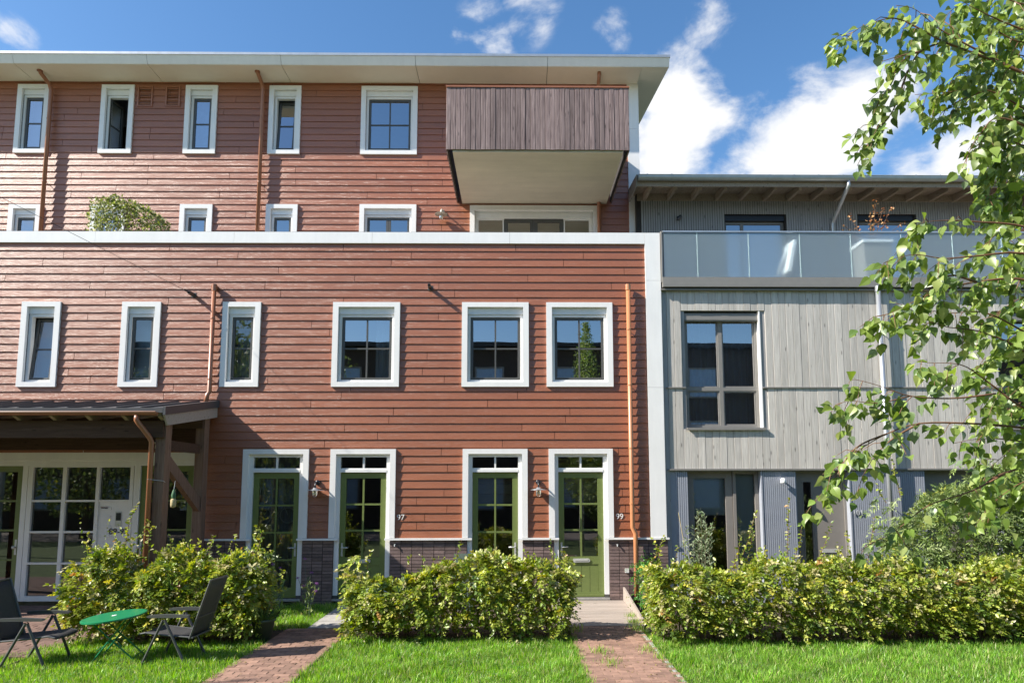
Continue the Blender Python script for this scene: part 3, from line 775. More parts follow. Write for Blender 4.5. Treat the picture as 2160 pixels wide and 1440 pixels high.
# white corner boards, coping, roof edge
jz = [BAND+.006, P(1378, 817, -.05)[1], P(1378, 592, -.05)[1], ZP1]
for a, b_ in zip(jz[:-1], jz[1:]): MB().box(XR, XO, -.066, .02, a+.002, b_-.002).build('corner_board', 'trim_white', H)
jx = [XL]+[P(x, 500, -.06)[0] for x in (201, 494, 785, 1075)]+[XR-.002]
jx[1:1] = [jx[1]-6.0, jx[1]-3.0]
for a, b_ in zip(jx[:-1], jx[1:]): MB().box(a+.002, b_-.002, -.062, .30, ZP0, ZP1).build('coping_panel', 'trim_white', H)
MB().box(XL, XO+.01, -.045, .29, ZP1, ZP1+.012).build('coping_flashing', 'roof_metal', H)
ux0, ux1 = P(1325, 320, tu)[0], P(1349, 320, tu)[0]
jz = [6.66, P(1336, 393, tu)[1], P(1336, 271, tu)[1], 12.335]
for a, b_ in zip(jz[:-1], jz[1:]): MB().box(ux0, ux1, YU-.05, YU+.02, a+.002, b_-.002).build('corner_board', 'trim_white', H)
# shell: side walls, back, floors, terrace deck
MB().box(XO-.3, XO-.02, .28, 9, 0, ZP1-.4).box(XO-.3, XO-.02, YU+.28, 9, ZP1-.4, 12.5).box(XL, XL+.3, .28, 9, 0, ZP1-.4).box(XL, XL+.3, YU+.28, 9, ZP1-.4, 12.5).build('party_wall', 'core', H)
MB().box(XL+.3, XO-.3, 8.7, 9, 0, 13.5).build('back_wall', 'interior', H)
for k, zf in enumerate((.12, 3.4, 6.55, 9.6)):
    MB().box(XL+.3, XO-.3, .28 if k < 3 else YU+.28, 8.7, zf-.2, zf).build('floor_slab', 'interior', H)
MB().box(XL+.3, XO-.3, .302, YU-.02, 6.552, 6.62).build('terrace_floor', 'terrace_tile', H)  # unseen floor, added in a pale tone to bounce light onto the soffit
MB().box(XL+.3, XO-.3, 4.4, 4.5, .12, 12.4).build('inner_wall', 'interior', H)
for xw in (-6.2, -2.1): MB().box(xw-.05, xw+.05, .28, 4.4, .12, 6.35).build('inner_wall', 'interior', H)
for xw in (-8.6, -4.4, -2.0): MB().box(xw-.05, xw+.05, YU+.28, 4.4, 6.55, 12.3).build('inner_wall', 'interior', H)
# roof rising to the back
ZS, YF, SL = 12.342, 1.49, .187
XRF = 3.71
MB().prism([(YF, ZS+.012), (YF, ZS+.22), (10, ZS+.22+SL*8.5), (10, ZS+.012+SL*8.5)], 'X', XL-.5, XRF-.012).build('roof', 'roof_metal', H)
MB().box(XL-.5, XRF+.012, YF-.115, YF+.03, ZS+.187, ZS+.248).prism([(YF+.03, ZS+.187), (YF+.03, ZS+.248), (10, ZS+.248+SL*8.47), (10, ZS+.187+SL*8.47)], 'X', XRF-.04, XRF+.012).build('roof_edge_trim', 'zinc', H)
sx = [XL-.5]+[P(x, 136, YF)[0] for x in (30, 312, 594, 877, 1155)]+[XRF]
sx[1:1] = [sx[1]-6.1, sx[1]-3.05]
for i, (a, b_) in enumerate(zip(sx[:-1], sx[1:])):
    MB().prism([(YF, ZS), (YF-.018, ZS), (YF-.10, ZS+.186), (YF, ZS+.186)], 'X', a+.005, b_-(.005 if i < len(sx)-2 else 0)).build('fascia_panel', 'trim_white', H)
    e = b_ if i < len(sx)-2 else ux1-.02
    MB().box(a+.006, e-.006, YF-.004, YU+.02, ZS-.008, ZS+.008).build('soffit_panel', 'soffit', H)
MB().prism([(YF+.002, ZS-.006), (YF+.002, ZS+.010), (10, ZS+.010+SL*8.5), (10, ZS-.006+SL*8.5)], 'X', ux1-.018, XRF-.02).build('verge_soffit', 'soffit', H)
MB().prism([(YF+.002, ZS), (YF+.002, ZS+.186), (10, ZS+.186+SL*8.5), (10, ZS+SL*8.5)], 'X', XRF-.012, XRF).build('verge_board', 'trim_white', H)

# wall vents near the eave
for xa, xb in ((292, 324), (351, 382)):
    a, b_ = P(xa, 205, YU)[0], P(xb, 205, YU)[0]; zt_, zb_ = P(xa, 184, YU)[1], P(xa, 226, YU)[1]
    v = MB().frame(a, b_, zb_, zt_, YU-.05, YU-.01, .035, .035, .03, .03).build('wall_vent', 'copper_brown', H)
    MB().box(a+.035, b_-.035, YU-.016, YU-.012, zb_+.03, zt_-.03).build('vent_back', 'mortar', v)
    for k in range(5):
        zc = zb_+.05+(zt_-zb_-.08)*k/5
        MB().prism([(YU-.048, zc-.004), (YU-.044, zc-.004), (YU-.024, zc+.026), (YU-.028, zc+.026)], 'X', a+.035, b_-.035).build('slat', 'copper_brown', v)

# downpipes
def downpipe(pts, r, m, clips=(), parent=H, cap=False):
    o = MB().tube(pts, r, 12).build('downpipe', m, parent, True)
    for (x, y, z, yw) in clips:
        MB().tube([(x, y, z-.012), (x, y, z+.012)], r+.006, 12).box(x-.006, x+.006, y, yw, z-.006, z+.006).build('pipe_clip', m, o)
    return o
def eave_pipe(px, py, pxw, pyw, pxb, m='copper_brown'):
    xw, zw = P(pxw, pyw+8, YU-.13); xb = P(pxb, 480, YU-.13)[0]; x = (xw+xb)/2
    x0_, y0_ = G(px, py, ZS)
    pts = [(x0_, y0_, ZS+.01), (x0_+.01, y0_+.02, ZS-.06), (x-.02, YU-.17, zw+.12), (x, YU-.13, zw-.02), (x, YU-.13, 6.6)]
    o = downpipe(pts, .045, m, [(x, YU-.13, z, YU) for z in (11.3, 9.7, 8.0)])
    MB().tube([(x0_, y0_, ZS-.03), (x0_, y0_, ZS-.004)], .062, 14).build('collar', m, o)
eave_pipe(84, 148, 107, 182, 87); eave_pipe(543, 150, 555, 180, 543)
x_, y_ = G(1264, 152, ZS)
downpipe([(x_, y_, ZS+.01), (x_, y_+.05, ZS-.15), (x_, YU-.12, ZS-.35), (x_, YU-.12, 6.6)], .045, 'copper_brown')
xa, za = P(452, 606, -.11); zb_ = P(447, 826, -.11)[1]; x2, z2 = P(436, 846, -.16)
o = downpipe([(xa, -.11, za), (xa, -.11, zb_), (xa-.03, -.13, zb_-.06), (x2, -.2, z2-.03)], .043, 'copper_brown', [(xa, -.11, z, 0) for z in (P(450, 672, -.11)[1], P(450, 800, -.11)[1])])
MB().tube([(xa-.01, 0, za+.02), (xa-.01, -.13, za+.02)], .05, 12).tube([(xa, -.11, za-.08), (xa, -.11, za+.065)], .05, 12).build('spout', 'copper_brown', o)
xa, za = P(1326, 606, -.12); xb, zk = P(1333, 1108, -.12); xc, zc = P(1336, 1140, -.12)
xm_ = (xa+xb)/2
o = downpipe([(xm_, -.12, za), (xm_, -.12, zk), (xm_, -.12, zk-.04), (xm_+.055, -.13, zk-.16), (xm_+.055, -.13, zk-.2), (xm_+.055, -.13, .02)], .046, 'copper_new',
             [(xm_, -.12, P(1330, yy, -.12)[1], 0) for yy in (695, 812, 945, 1062)])
MB().tube([(xm_, -.12, za-.06), (xm_, -.12, za+.06)], .056, 12).build('spout', 'copper_new', o)

# numbers, outlet and hooks on the wall
xa, za = P(837, 1096, -.03); text('house_number', '97', .155, (xa, -.034, za), 'number_white', H)
xa, za = P(1299, 1094, -.03); text('house_number', '99', .155, (xa, -.034, za), 'number_white', H)
xa, za = P(1323, 1203, -.03)
MB().box(xa-.045, xa+.03, -.075, -.03, za-.035, za+.045).build('garden_outlet', 'outlet', H)
for xx, yy in ((1302, 1148), (833, 1148)):
    xa, za = P(xx, yy, -.04); MB().tube([(xa, -.02, za), (xa, -.07, za)], .016, 8).tube([(xa, -.065, za), (xa, -.072, za-.035)], .012, 8).build('water_tap', 'steel', H)

# balcony on the top floor
BX0, BX1 = P(941, 250, -.417)[0], P(1327.5, 250, -.417)[0]
BZ0, BZ1 = P(1130, 315.5, -.417)[1], P(1130, 185, -.417)[1]
YBF = -.417
ba = MB().box(-1.29, 2.25, YBF+.05, YU, BZ0-.03, BZ0+.18).build('balcony', 'balcony_soffit', H); ba['label'] = 'top floor balcony with vertical weathered planks'
n = 37; w = (BX1-BX0)/n
for k in range(n):
    dz = random.uniform(-.006, .006)
    q = MB(); a, b_ = BX0+w*k+.004, BX0+w*(k+1)-.004; dy = random.uniform(-.004, .004)
    q.prism([(a, YBF+.022), (a, YBF+dy+.004), (a+.006, YBF+dy), (b_-.006, YBF+dy), (b_, YBF+dy+.004), (b_, YBF+.022)], 'Z', BZ0+dz, BZ1-.01)
    q.build('plank', 'balcony_wood', ba)
for xs_ in (BX0, BX1-.022):
    for k in range(24):
        ya = YBF+.03+.107*k
        MB().box(xs_, xs_+.022, ya+.004, ya+.100, BZ0+random.uniform(-.006, .006), BZ1-.01).build('plank', 'balcony_wood', ba)
MB().box(BX0-.01, BX1+.01, YBF-.015, YBF+.06, BZ1, BZ1+.035).box(BX0-.01, BX0+.06, YBF+.06, YU-.03, BZ1, BZ1+.035).box(BX1-.06, BX1+.01, YBF+.06, YU-.03, BZ1, BZ1+.035).build('handrail', 'copper_brown', ba)
MB().box(BX0+.024, BX1-.024, YBF+.024, YBF+.05, BZ0+.02, BZ1-.05).box(BX0+.024, BX0+.05, YBF+.05, YU, BZ0+.02, BZ1-.05).box(BX1-.05, BX1-.024, YBF+.05, YU, BZ0+.02, BZ1-.05).build('balcony_frame', 'mortar', ba)

# ground floor entrance front under the canopy
E0 = H
fx = lambda p: P(p, 1000, .02)[0]
ztop = STORE[3]; zh = P(200, 982, .02)[1]
hd = MB().box(STORE[0], STORE[1], -.02, .05, zh+.12, ztop).box(STORE[0], STORE[1], .0, .06, zh, zh+.118).build('entrance_header', 'trim_white', H)
mem = MB(); cols = [(50, 61), (62, 72), (134.5, 142.5), (205.5, 213), (276.5, 284), (285, 298)]
for a, b_ in cols: mem.box(fx(a), fx(b_), -.005, .09, .10, zh)
zr = [P(100, y, .02)[1] for y in (1056, 1121.5, 1187.5)]
for (a, b_) in ((72, 134.5), (142.5, 205.5)):
    for z_ in zr: mem.box(fx(a), fx(b_), .0, .085, z_-.02, z_+.02)
    mem.box(fx(a), fx(b_), -.002, .085, .10, .20); mem.box(fx(a), fx(b_), .0, .08, zh-.03, zh)
mem.box(fx(213), fx(276.5), .0, .085, zr[0]-.02, zr[0]+.02); mem.box(fx(213), fx(276.5), .0, .08, zh-.03, zh)
mem.box(fx(410), STORE[1], -.005, .09, .10, zh); mem.box(STORE[0], fx(-75), -.005, .09, .10, zh)
ef = mem.build('entrance_front', 'trim_white', H)
zz = [.20]+zr[::-1]+[zh-.03]
for (a, b_) in ((72, 134.5), (142.5, 205.5)):
    for e, g in zip(zz[:-1], zz[1:]):
        MB().poly([(fx(a), .045, e), (fx(b_), .045, e), (fx(b_), .045, g), (fx(a), .045, g)], [(0, 1, 2, 3)]).build('pane', 'door_glass', ef)
MB().poly([(fx(213), .045, zr[0]+.02), (fx(276.5), .045, zr[0]+.02), (fx(276.5), .045, zh-.03), (fx(213), .045, zh-.03)], [(0, 1, 2, 3)]).build('pane', 'door_glass', ef)
mbp = MB().box(fx(213), fx(276.5), .02, .06, .10, zr[0]-.02).build('mailbox_panel', 'trim_white', H)
for k in range(5):
    z_ = P(230, 1072+19.3*k, .02)[1]
    MB().frame(fx(209.5), fx(240), z_-.026, z_+.03, .012, .02, .004, .004, .004, .004).box(fx(211), fx(238.6), .014, .02, z_-.02, z_+.024).build('mail_slot', 'trim_white', mbp)
MB().box(fx(249), fx(262), .008, .02, P(250, 1110, .02)[1], P(250, 1078, .02)[1]).build('intercom', 'steel', mbp)
MB().box(fx(251), fx(261), .003, .008, P(250, 1097, .02)[1], P(250, 1081, .02)[1]).build('intercom_screen', 'black_metal', mbp)
MB().box(fx(218), fx(233), .014, .02, P(250, 1071.5, .02)[1], P(250, 1068, .02)[1]).build('name_plate', 'copper_brown', mbp)
text('house_number', '89-95', .165, (fx(237), .012, P(240, 1126, .02)[1]), 'number_dark', mbp, ext=.004)
def plain_door(xa, xb, label, knob):
    a, b_ = fx(xa), fx(xb)
    lf = MB().frame(a, b_, .12, zh, .03, .08, .115, .115, .12, .2)
    xm = (a+b_)/2; zs_ = [.32+(zh-.44)*k/4 for k in range(5)]
    lf.box(xm-.018, xm+.018, .034, .076, .32, zh-.12)
    for z_ in zs_[1:-1]: lf.box(a+.115, xm-.018, .036, .074, z_-.018, z_+.018); lf.box(xm+.018, b_-.115, .036, .074, z_-.018, z_+.018)
    leaf = lf.build('door', 'door_green', H); leaf['label'] = label
    for k in range(4):
        for s0, s1 in ((a+.115, xm-.018), (xm+.018, b_-.115)):
            e, g = zs_[k]+.018*(k > 0), zs_[k+1]-.018*(k < 3)
            MB().poly([(s0, .055, e), (s1, .055, e), (s1, .055, g), (s0, .055, g)], [(0, 1, 2, 3)]).build('pane', 'door_glass', leaf)
    kx = b_-.055 if knob == 'R' else a+.055
    MB().box(kx-.02, kx+.02, .022, .03, 1.0, 1.3).build('lock_plate', 'steel', leaf)
    MB().lathe([(0, -.05), (.03, -.045), (.034, -.03), (.02, -.01), (.012, .02)], (kx, .0, 1.15), 14, 'Y').build('knob', 'steel', leaf, True)
plain_door(-74, 49.5, 'green glazed entrance door with a round knob at the left edge', 'R')
plain_door(298.5, 409.5, 'green glazed door behind the canopy post', 'L')

# ------------------------------------------------------------------ entrance canopy
CX1 = -6.02; CZW, CYF, CZF = 4.05, -2.08, 3.68
CAN = thing('entrance_canopy', 'timber entrance canopy with dark standing seam metal roof at the left', 'canopy', (-8, -1, 0))
sl_ = (CZW-CZF)/-CYF
zc_ = lambda y: CZW+sl_*y
MB().prism([(0, zc_(0)), (CYF, zc_(CYF)), (CYF, zc_(CYF)-.05), (0, zc_(0)-.05)], 'X', -19, CX1-.03).build('roof_sheet', 'canopy_metal', CAN)
MB().prism([(-.03, zc_(0)+.03), (CYF-.01, zc_(CYF)+.03), (CYF-.01, zc_(CYF)-.115), (-.03, zc_(0)-.115)], 'X', CX1-.03, CX1+.012).build('verge_trim', 'canopy_metal', CAN)
MB().prism([(-.05, zc_(0)-.115), (CYF+.02, zc_(CYF)-.115), (CYF+.14, zc_(CYF)-.28), (-.05, zc_(0)-.32)], 'X', CX1-.045, CX1-.01).build('verge_board', 'weathered_wood', CAN)
MB().box(-19, CX1-.031, CYF-.012, CYF+.02, zc_(CYF)-.075, zc_(CYF)+.012).build('eave_trim', 'canopy_metal', CAN)
x = CX1-.42
while x > -18.8:
    MB().prism([(-.02, zc_(-.02)), (CYF+.01, zc_(CYF+.01)), (CYF+.01, zc_(CYF+.01)+.032), (-.02, zc_(-.02)+.032)], 'X', x-.011, x+.011).build('seam', 'canopy_metal', CAN); x -= .42
x = CX1-.12; k = 0
while x > -18.8:
    MB().prism([(-.02, zc_(0)-.06), (CYF+.05, zc_(CYF)-.06), (CYF+.05, zc_(CYF)-.13), (CYF+.2, zc_(CYF)-.20), (-.02, zc_(0)-.2)], 'X', x-.035, x+.035).build('rafter', 'rafter_wood', CAN); x -= .62
PXR = -6.10
FP = (-1.86, -1.66); BP = (-.42, -.22)
for ya, yb, nm in ((FP[0], FP[1], 'front'), (BP[0], BP[1], 'back')):
    MB().box(PXR-.17, PXR, ya, yb, .02, zc_((ya+yb)/2)-.26).build('post', 'post_wood', CAN)
MB().box(-19, PXR-.02, FP[0]-.055, FP[0]-.003, zc_(FP[0])-.53, zc_(FP[0])-.235).box(-19, PXR-.02, FP[1]+.003, FP[1]+.055, zc_(FP[1])-.50, zc_(FP[1])-.215).build('front_beam', 'beam_wood', CAN)
MB().box(-19, PXR-.02, BP[0]-.055, BP[0]-.003, zc_(BP[0])-.50, zc_(BP[0])-.22).build('rear_beam', 'beam_wood', CAN)
MB().box(-19, PXR-.18, -.10, -.036, STORE[3]+.012, STORE[3]+.62).build('wall_plate', 'beam_wood', CAN)
MB().box(PXR-.12, PXR-.05, FP[1]+.06, BP[0]-.06, 2.98, 3.16).build('tie_beam', 'beam_wood', CAN)
MB().prism([(FP[1], 2.92), (FP[1], 2.66), (BP[0], 1.86), (BP[0], 2.12)], 'X', PXR-.13, PXR-.03).build('brace', 'post_wood', CAN)
# a second bay of posts further left, mostly hidden
for ya, yb in (FP, BP): MB().box(-11.4, -11.23, ya, yb, .02, zc_((ya+yb)/2)-.26).build('post', 'post_wood', CAN)
gy = CYF-.065; gz = zc_(CYF)-.07
gpts = [(gy+.055*math.cos(a), gz-.055*math.sin(a)) for a in np.linspace(0, math.pi, 9)]
gin = [(gy+.050*math.cos(a), gz-.050*math.sin(a)) for a in np.linspace(math.pi, 0, 9)]
MB().prism(gpts+gin, 'X', -19, CX1-.10).tube([(-19, gy-.055, gz), (CX1-.10, gy-.055, gz)], .009, 6).build('gutter', 'copper_brown', CAN)
MB().prism([(gy+.054*math.cos(a), gz-.054*math.sin(a)) for a in np.linspace(0, math.pi, 9)], 'X', CX1-.104, CX1-.098).build('gutter_end', 'copper_brown', CAN)
px_ = PXR-.23
MB().tube([(px_-.13, gy, gz-.05), (px_-.13, gy, gz-.14), (px_-.10, gy+.03, gz-.2), (px_+.0, FP[0]-.09, gz-.42), (px_+.02, FP[0]-.05, gz-.5), (px_+.02, FP[0]-.05, .02)], .043, 12).build('downpipe', 'copper_brown', CAN, True)
MB().tube([(PXR+.005, FP[0]+.05, 2.42), (PXR+.005, FP[0]-.002, 2.44), (px_, FP[0]-.1, 2.47)], .004, 5).build('wire_tie', 'steel', CAN)

# ------------------------------------------------------------------ grey house
GH = thing('grey_timber_house', 'grey weathered timber house with frosted glass balcony on the right', 'house', (7, 3, 0))
GX0, GX1 = XO+.01, 14.0
YG = .0
zl2, zl1 = P(1500, 990, -.02)[1], P(1500, 817, -.02)[1]
zrb, zrt = P(1398, 585, -.1)[1], P(1398, 488, -.1)[1]
ZTOP = P(1398, 612, -.04)[1]
gw1 = [P(1443, 655, YG)[0], P(1604, 655, YG)[0]-.02, P(1520, 903, YG)[1], P(1520, 655, YG)[1]]
gw2 = [gw1[0]+6.55, gw1[1]+6.55, gw1[2], gw1[3]]
gw = core_wall('front_wall', GX0, GX1, zl2, ZTOP+.3, [gw1, gw2], YG+.02, YG+.25, 'dark_grey_wood', GH)
bx = GX0+.11; bw_ = .1465
while bx < GX1:
    e = min(bx+bw_, GX1)
    for za, zb2 in ((zl2+.02, zl1-.012), (zl1+.012, ZTOP)):
        segs = [(za, zb2)]
        for g in (gw1, gw2):
            if e-.02 > g[0] and bx+.02 < g[1]:
                ns = []
                for s0, s1 in segs:
                    if s0 < g[2]: ns.append((s0, min(s1, g[2]-.015)))
                    if s1 > g[3]: ns.append((max(s0, g[3]), s1))
                segs = ns
        cx0, cx1 = bx, e
        for g in (gw1, gw2):
            if segs and za < g[3] and zb2 > g[2] and len(segs) == 1 and segs[0] == (za, zb2):
                if bx < g[1] < e: cx0 = g[1]
                if bx < g[0] < e: cx1 = g[0]
        for s0, s1 in segs:
            if s1-s0 < .05: continue
            dy = random.uniform(-.003, .003)
            MB().prism([(cx0+.003, YG+.02), (cx0+.003, YG-.002+dy), (cx0+.006, YG-.005+dy), (cx1-.006, YG-.005+dy), (cx1-.003, YG-.002+dy), (cx1-.003, YG+.02)], 'Z', s0, s1).build('board', 'grey_wood', gw)
    bx += bw_
MB().box(GX0, GX0+.105, YG+.004, YG+.02, .1, ZTOP).build('edge_board', 'dark_grey_wood', gw)
MB().box(GX0+.06, gw1[0]-.01, YG-.03, YG+.012, zl1-.012, zl1+.010).box(gw1[1]+.01, gw2[0]-.01, YG-.03, YG+.012, zl1-.012, zl1+.010).build('ledge', 'grey_frame', gw)
MB().box(GX0+.06, GX1, YG-.035, YG+.012, zl2-.014, zl2+.018).build('ledge', 'grey_frame', gw)
def grey_window(g):
    x0, x1, z0, z1 = g
    d = .13
    wi = MB().frame(x0+.005, x1-.03, z0+.01, z1-.01, YG+d, YG+d+.08, .055, .055, .05, .06)
    xm = (x0+x1)/2-.02; wi.box(xm-.04, xm+.04, YG+d+.002, YG+d+.07, z0+.07, z1-.05)
    wi.box(x0+.06, xm-.04, YG+d+.002, YG+d+.07, zl1-.05, zl1+.02); wi.box(xm+.04, x1-.085, YG+d+.002, YG+d+.07, zl1-.05, zl1+.02)
    w_ = wi.build('window', 'grey_frame', GH)
    for a, b_ in ((x0+.06, xm-.04), (xm+.04, x1-.085)):
        for e, h in ((z0+.07, zl1-.05), (zl1+.02, z1-.05)):
            MB().frame(a, b_, e, h, YG+d+.02, YG+d+.06, .03).build('sash', 'grey_frame', w_)
            MB().poly([(a+.03, YG+d+.04, e+.03), (b_-.03, YG+d+.04, e+.03), (b_-.03, YG+d+.04, h-.03), (a+.03, YG+d+.04, h-.03)], [(0, 1, 2, 3)]).build('pane', 'grey_house_glass', w_)
    MB().box(x0+.003, x1-.028, YG+.035, YG+d, z1-.19, z1-.05).box(x0+.003, x1-.028, YG+.05, YG+d, z1-.21, z1-.19).build('shutter_box', 'grey_band', w_)
    MB().box(x0-.01, x1+.02, YG-.06, YG+d, z0-.012, z0+.01).box(x0-.01, x1+.02, YG-.062, YG-.052, z0-.04, z0-.012).build('sill', 'grey_frame', w_)
    MB().box(x1-.028, x1-.001, YG+.0, YG+d+.08, z0+.01, z1).build('reveal', 'trim_white', w_)  # white stands for sun on this reveal, put into the colour
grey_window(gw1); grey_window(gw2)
# balcony railing
MB().box(GX0+.02, GX1, -.135, .05, zrb-.205, zrb).build('railing_base', 'grey_band', GH)
MB().box(GX0-.02, GX1, -.09, .03, zrb-.262, zrb-.235).build('drip_edge', 'grey_frame', GH)
MB().box(GX0, GX1, .05, 2.0, zrb-.25, zrb-.12).build('balcony_floor', 'deck_wood', GH)
sxp = [P(p, 540, -.09)[0] for p in (1399.5, 1471, 1579.4, 1687.6, 1795.3, 1902, 2010)]
while sxp[-1] < GX1-1: sxp.append(sxp[-1]+1.045)
for a, b_ in zip(sxp[:-1], sxp[1:]):
    pnl = MB().box(a+.008, b_-.008, -.098, -.082, zrb, zrt-.02).build('railing_panel', 'frosted_glass', GH)
for a in sxp[1:-1]: MB().box(a-.006, a+.006, -.101, -.079, zrb, zrt-.02).build('panel_edge', 'glass_edge', GH)
MB().box(sxp[0]-.01, GX1, -.115, -.065, zrt-.02, zrt+.012).build('handrail', 'zinc', GH)
MB().box(GX0+.005, GX0+.025, -.11, 1.9, zrb-.1, zrt+.005).build('side_screen', 'grey_band', GH)
# upper storey, set back
YG2 = 2.0
zq = P(1400, 424, YG2)[1]
win_u = []
for a, b_ in ((1530, 1657), (1811, 1930)):
    win_u.append([P(a, 470, YG2)[0], P(b_, 470, YG2)[0], zrb-.1, P(a, 452, YG2)[1]])
win_u.append([win_u[1][0]+3.4, win_u[1][1]+3.4, win_u[1][2], win_u[1][3]])
uwg = core_wall('upper_wall', GX0-.1, GX1, zrb-.2, zq+.3, win_u, YG2, YG2+.25, 'mortar', GH)
q = MB(); x = GX0+.02
while x < GX1:
    e = x+.058; cut = None
    for g in win_u:
        if e > g[0] and x < g[1]: cut = g
    if cut: q.box(x, e-.015, YG2-.022, YG2-.001, cut[3], zq)
    else: q.box(x, e-.015, YG2-.022, YG2-.001, zrb-.15, zq)
    x += .058
tag(q.build('narrow_slats', 'dark_grey_wood', uwg), kind='stuff')
for g in win_u:
    wv = MB().frame(g[0], g[1], g[2], g[3]-.14, YG2+.14, YG2+.2, .06, .06, .06, .06).box((g[0]+g[1])/2-.32, (g[0]+g[1])/2-.25, YG2+.14, YG2+.2, g[2], g[3]-.2).build('window', 'grey_frame', GH)
    MB().poly([(g[0]+.06, YG2+.17, g[2]), (g[1]-.06, YG2+.17, g[2]), (g[1]-.06, YG2+.17, g[3]-.2), (g[0]+.06, YG2+.17, g[3]-.2)], [(0, 1, 2, 3)]).build('pane', 'grey_house_glass', wv)
    MB().box(g[0], g[1], YG2+.05, YG2+.14, g[3]-.14, g[3]-.01).build('shutter_box', 'black_metal', wv)
# eave with rafters
YE = 1.12; ze = lambda y: zq+.17-(YG2-y)*.14
EX0 = P(1346, 400, YE)[0]-.02
MB().prism([(YE-.05, ze(YE-.05)), (YE-.05, ze(YE-.05)+.05), (7, ze(7)+.05), (7, ze(7))], 'X', EX0, GX1).build('roof', 'rafter_wood', GH)
MB().prism([(YE-.12, ze(YE-.12)+.06), (YE-.12, ze(YE-.12)+.15), (7, ze(7)+.2), (7, ze(7)+.06)], 'X', EX0-.02, GX1).build('roof_cover', 'roof_metal', GH)
x = EX0+.33
while x < GX1:
    MB().prism([(YE+.1, ze(YE+.1)-.005), (YG2+.02, ze(YG2)-.005), (YG2+.02, ze(YG2)-.17), (YE+.14, ze(YE+.14)-.12), (YE+.1, ze(YE+.1)-.06)], 'X', x-.035, x+.035).build('rafter', 'rafter_wood', GH); x += .584
MB().box(GX0-.08, GX1, YG2-.045, YG2-.023, zq-.01, zq+.165).build('eave_blocking', 'rafter_wood', GH)
MB().box(EX0-.01, GX1, YE-.03, YE+.0, ze(YE)-.10, ze(YE)+.05).build('fascia', 'rafter_wood', GH)
MB().prism([(YE-.03, ze(YE)-.12), (YE-.12, ze(YE)+.05), (YE-.12, ze(YE)+.14), (YG2, ze(YG2)+.14), (YG2, ze(YG2)-.2), (YE+.2, ze(YE+.2)-.15)], 'X', EX0-.035, EX0-.012).build('verge_board', 'grey_band', GH)
gy, gz = YE-.11, ze(YE)+.10
gp = [(gy+.075*math.cos(a), gz-.10*math.sin(a)) for a in np.linspace(0, math.pi, 9)]
gi = [(gy+.070*math.cos(a), gz-.095*math.sin(a)) for a in np.linspace(math.pi, 0, 9)]
MB().prism(gp+gi, 'X', EX0, GX1).tube([(EX0, gy-.075, gz+.005), (GX1, gy-.075, gz+.005)], .012, 6).build('gutter', 'zinc', GH)
x = EX0+.2
while x < GX1: MB().box(x-.012, x+.012, gy-.09, gy+.06, gz-.005, gz+.022).build('gutter_bracket', 'zinc', GH); x += .56
xa = P(1790, 390, gy)[0]; xb = P(1756, 470, YG2-.08)[0]
MB().tube([(xa, gy, gz-.08), (xa, gy, gz-.2), (xa-.02, gy+.04, gz-.26), (xb+.02, YG2-.12, gz-.66), (xb, YG2-.08, gz-.74), (xb, YG2-.08, zrb-.1)], .042, 12).build('downpipe', 'zinc', GH, True)
# rain pipe down the front
xa = P(1853, 640, -.13)[0]; xb = P(1884, 1160, -.13)[0]; xa = (xa+xb)/2
o = downpipe([(xa, -.13, zrb-.20), (xa, -.13, .05)], .047, 'zinc', [(xa, -.13, P(1862, y, -.13)[1], 0) for y in (692, 880, 1060)], GH)
MB().tube([(xa, -.13, zrb-.30), (xa, -.13, zrb-.19)], .058, 12).build('pipe_head', 'zinc', o)
# ground floor
DA = [P(1452, 1080, .03)[0], P(1610, 1080, .03)[0], .12, zl2-.03]
DB = [P(1682, 1080, .03)[0], P(1796, 1080, .03)[0], .12, zl2-.03]
DC = [P(1955, 1080, .03)[0], P(1955, 1080, .03)[0]+1.5, .12, zl2-.03]
gl_ = core_wall('ground_wall', GX0, GX1, .0, zl2-.012, [DA, DB, DC], .03, .25, 'ribbed_grey', GH)
q = MB(); x = GX0+.22
while x < GX1:
    if not any(x+.02 > g[0] and x < g[1] for g in (DA, DB, DC)): q.box(x, x+.028, .018, .031, .08, zl2-.014)
    x += .0415
tag(q.build('ribs', 'ribbed_grey', gl_), kind='stuff')
for g in (DA, DB): MB().box(g[1]-.03, g[1]-.001, .008, .24, .12, zl2-.03).build('reveal', 'ribbed_grey', gl_)
x0, x1, z0, z1 = DA
YD = .17
xs_ = P(1546, 1080, YD)[0]
dl = MB().frame(x0, xs_, z0, z1, YD, YD+.06, .16, .14, .14, .3).build('door', 'taupe', GH); dl['label'] = 'taupe glazed garden door with half drawn blind'
MB().poly([(x0+.16, YD+.03, z0+.3), (xs_-.14, YD+.03, z0+.3), (xs_-.14, YD+.03, z1-.14), (x0+.16, YD+.03, z1-.14)], [(0, 1, 2, 3)]).build('pane', 'door_glass', dl)
sdl = MB().frame(xs_+.01, x1-.04, z0, z1, YD-.02, YD+.06, .06, .07, .06, .1).build('side_light', 'taupe', GH)
MB().poly([(xs_+.07, YD+.02, z0+.1), (x1-.11, YD+.02, z0+.1), (x1-.11, YD+.02, z1-.06), (xs_+.07, YD+.02, z1-.06)], [(0, 1, 2, 3)]).build('pane', 'door_glass', sdl)
x0, x1, z0, z1 = DB
df = MB().frame(x0, x1-.03, z0, z1, YD-.02, YD+.08, .05, .05, .05, .04).build('door_frame', 'taupe', GH)
gx0_, gx1_ = P(1696, 1080, YD)[0], P(1713, 1080, YD)[0]; gzt, gzb = P(1700, 1016, YD)[1], .35
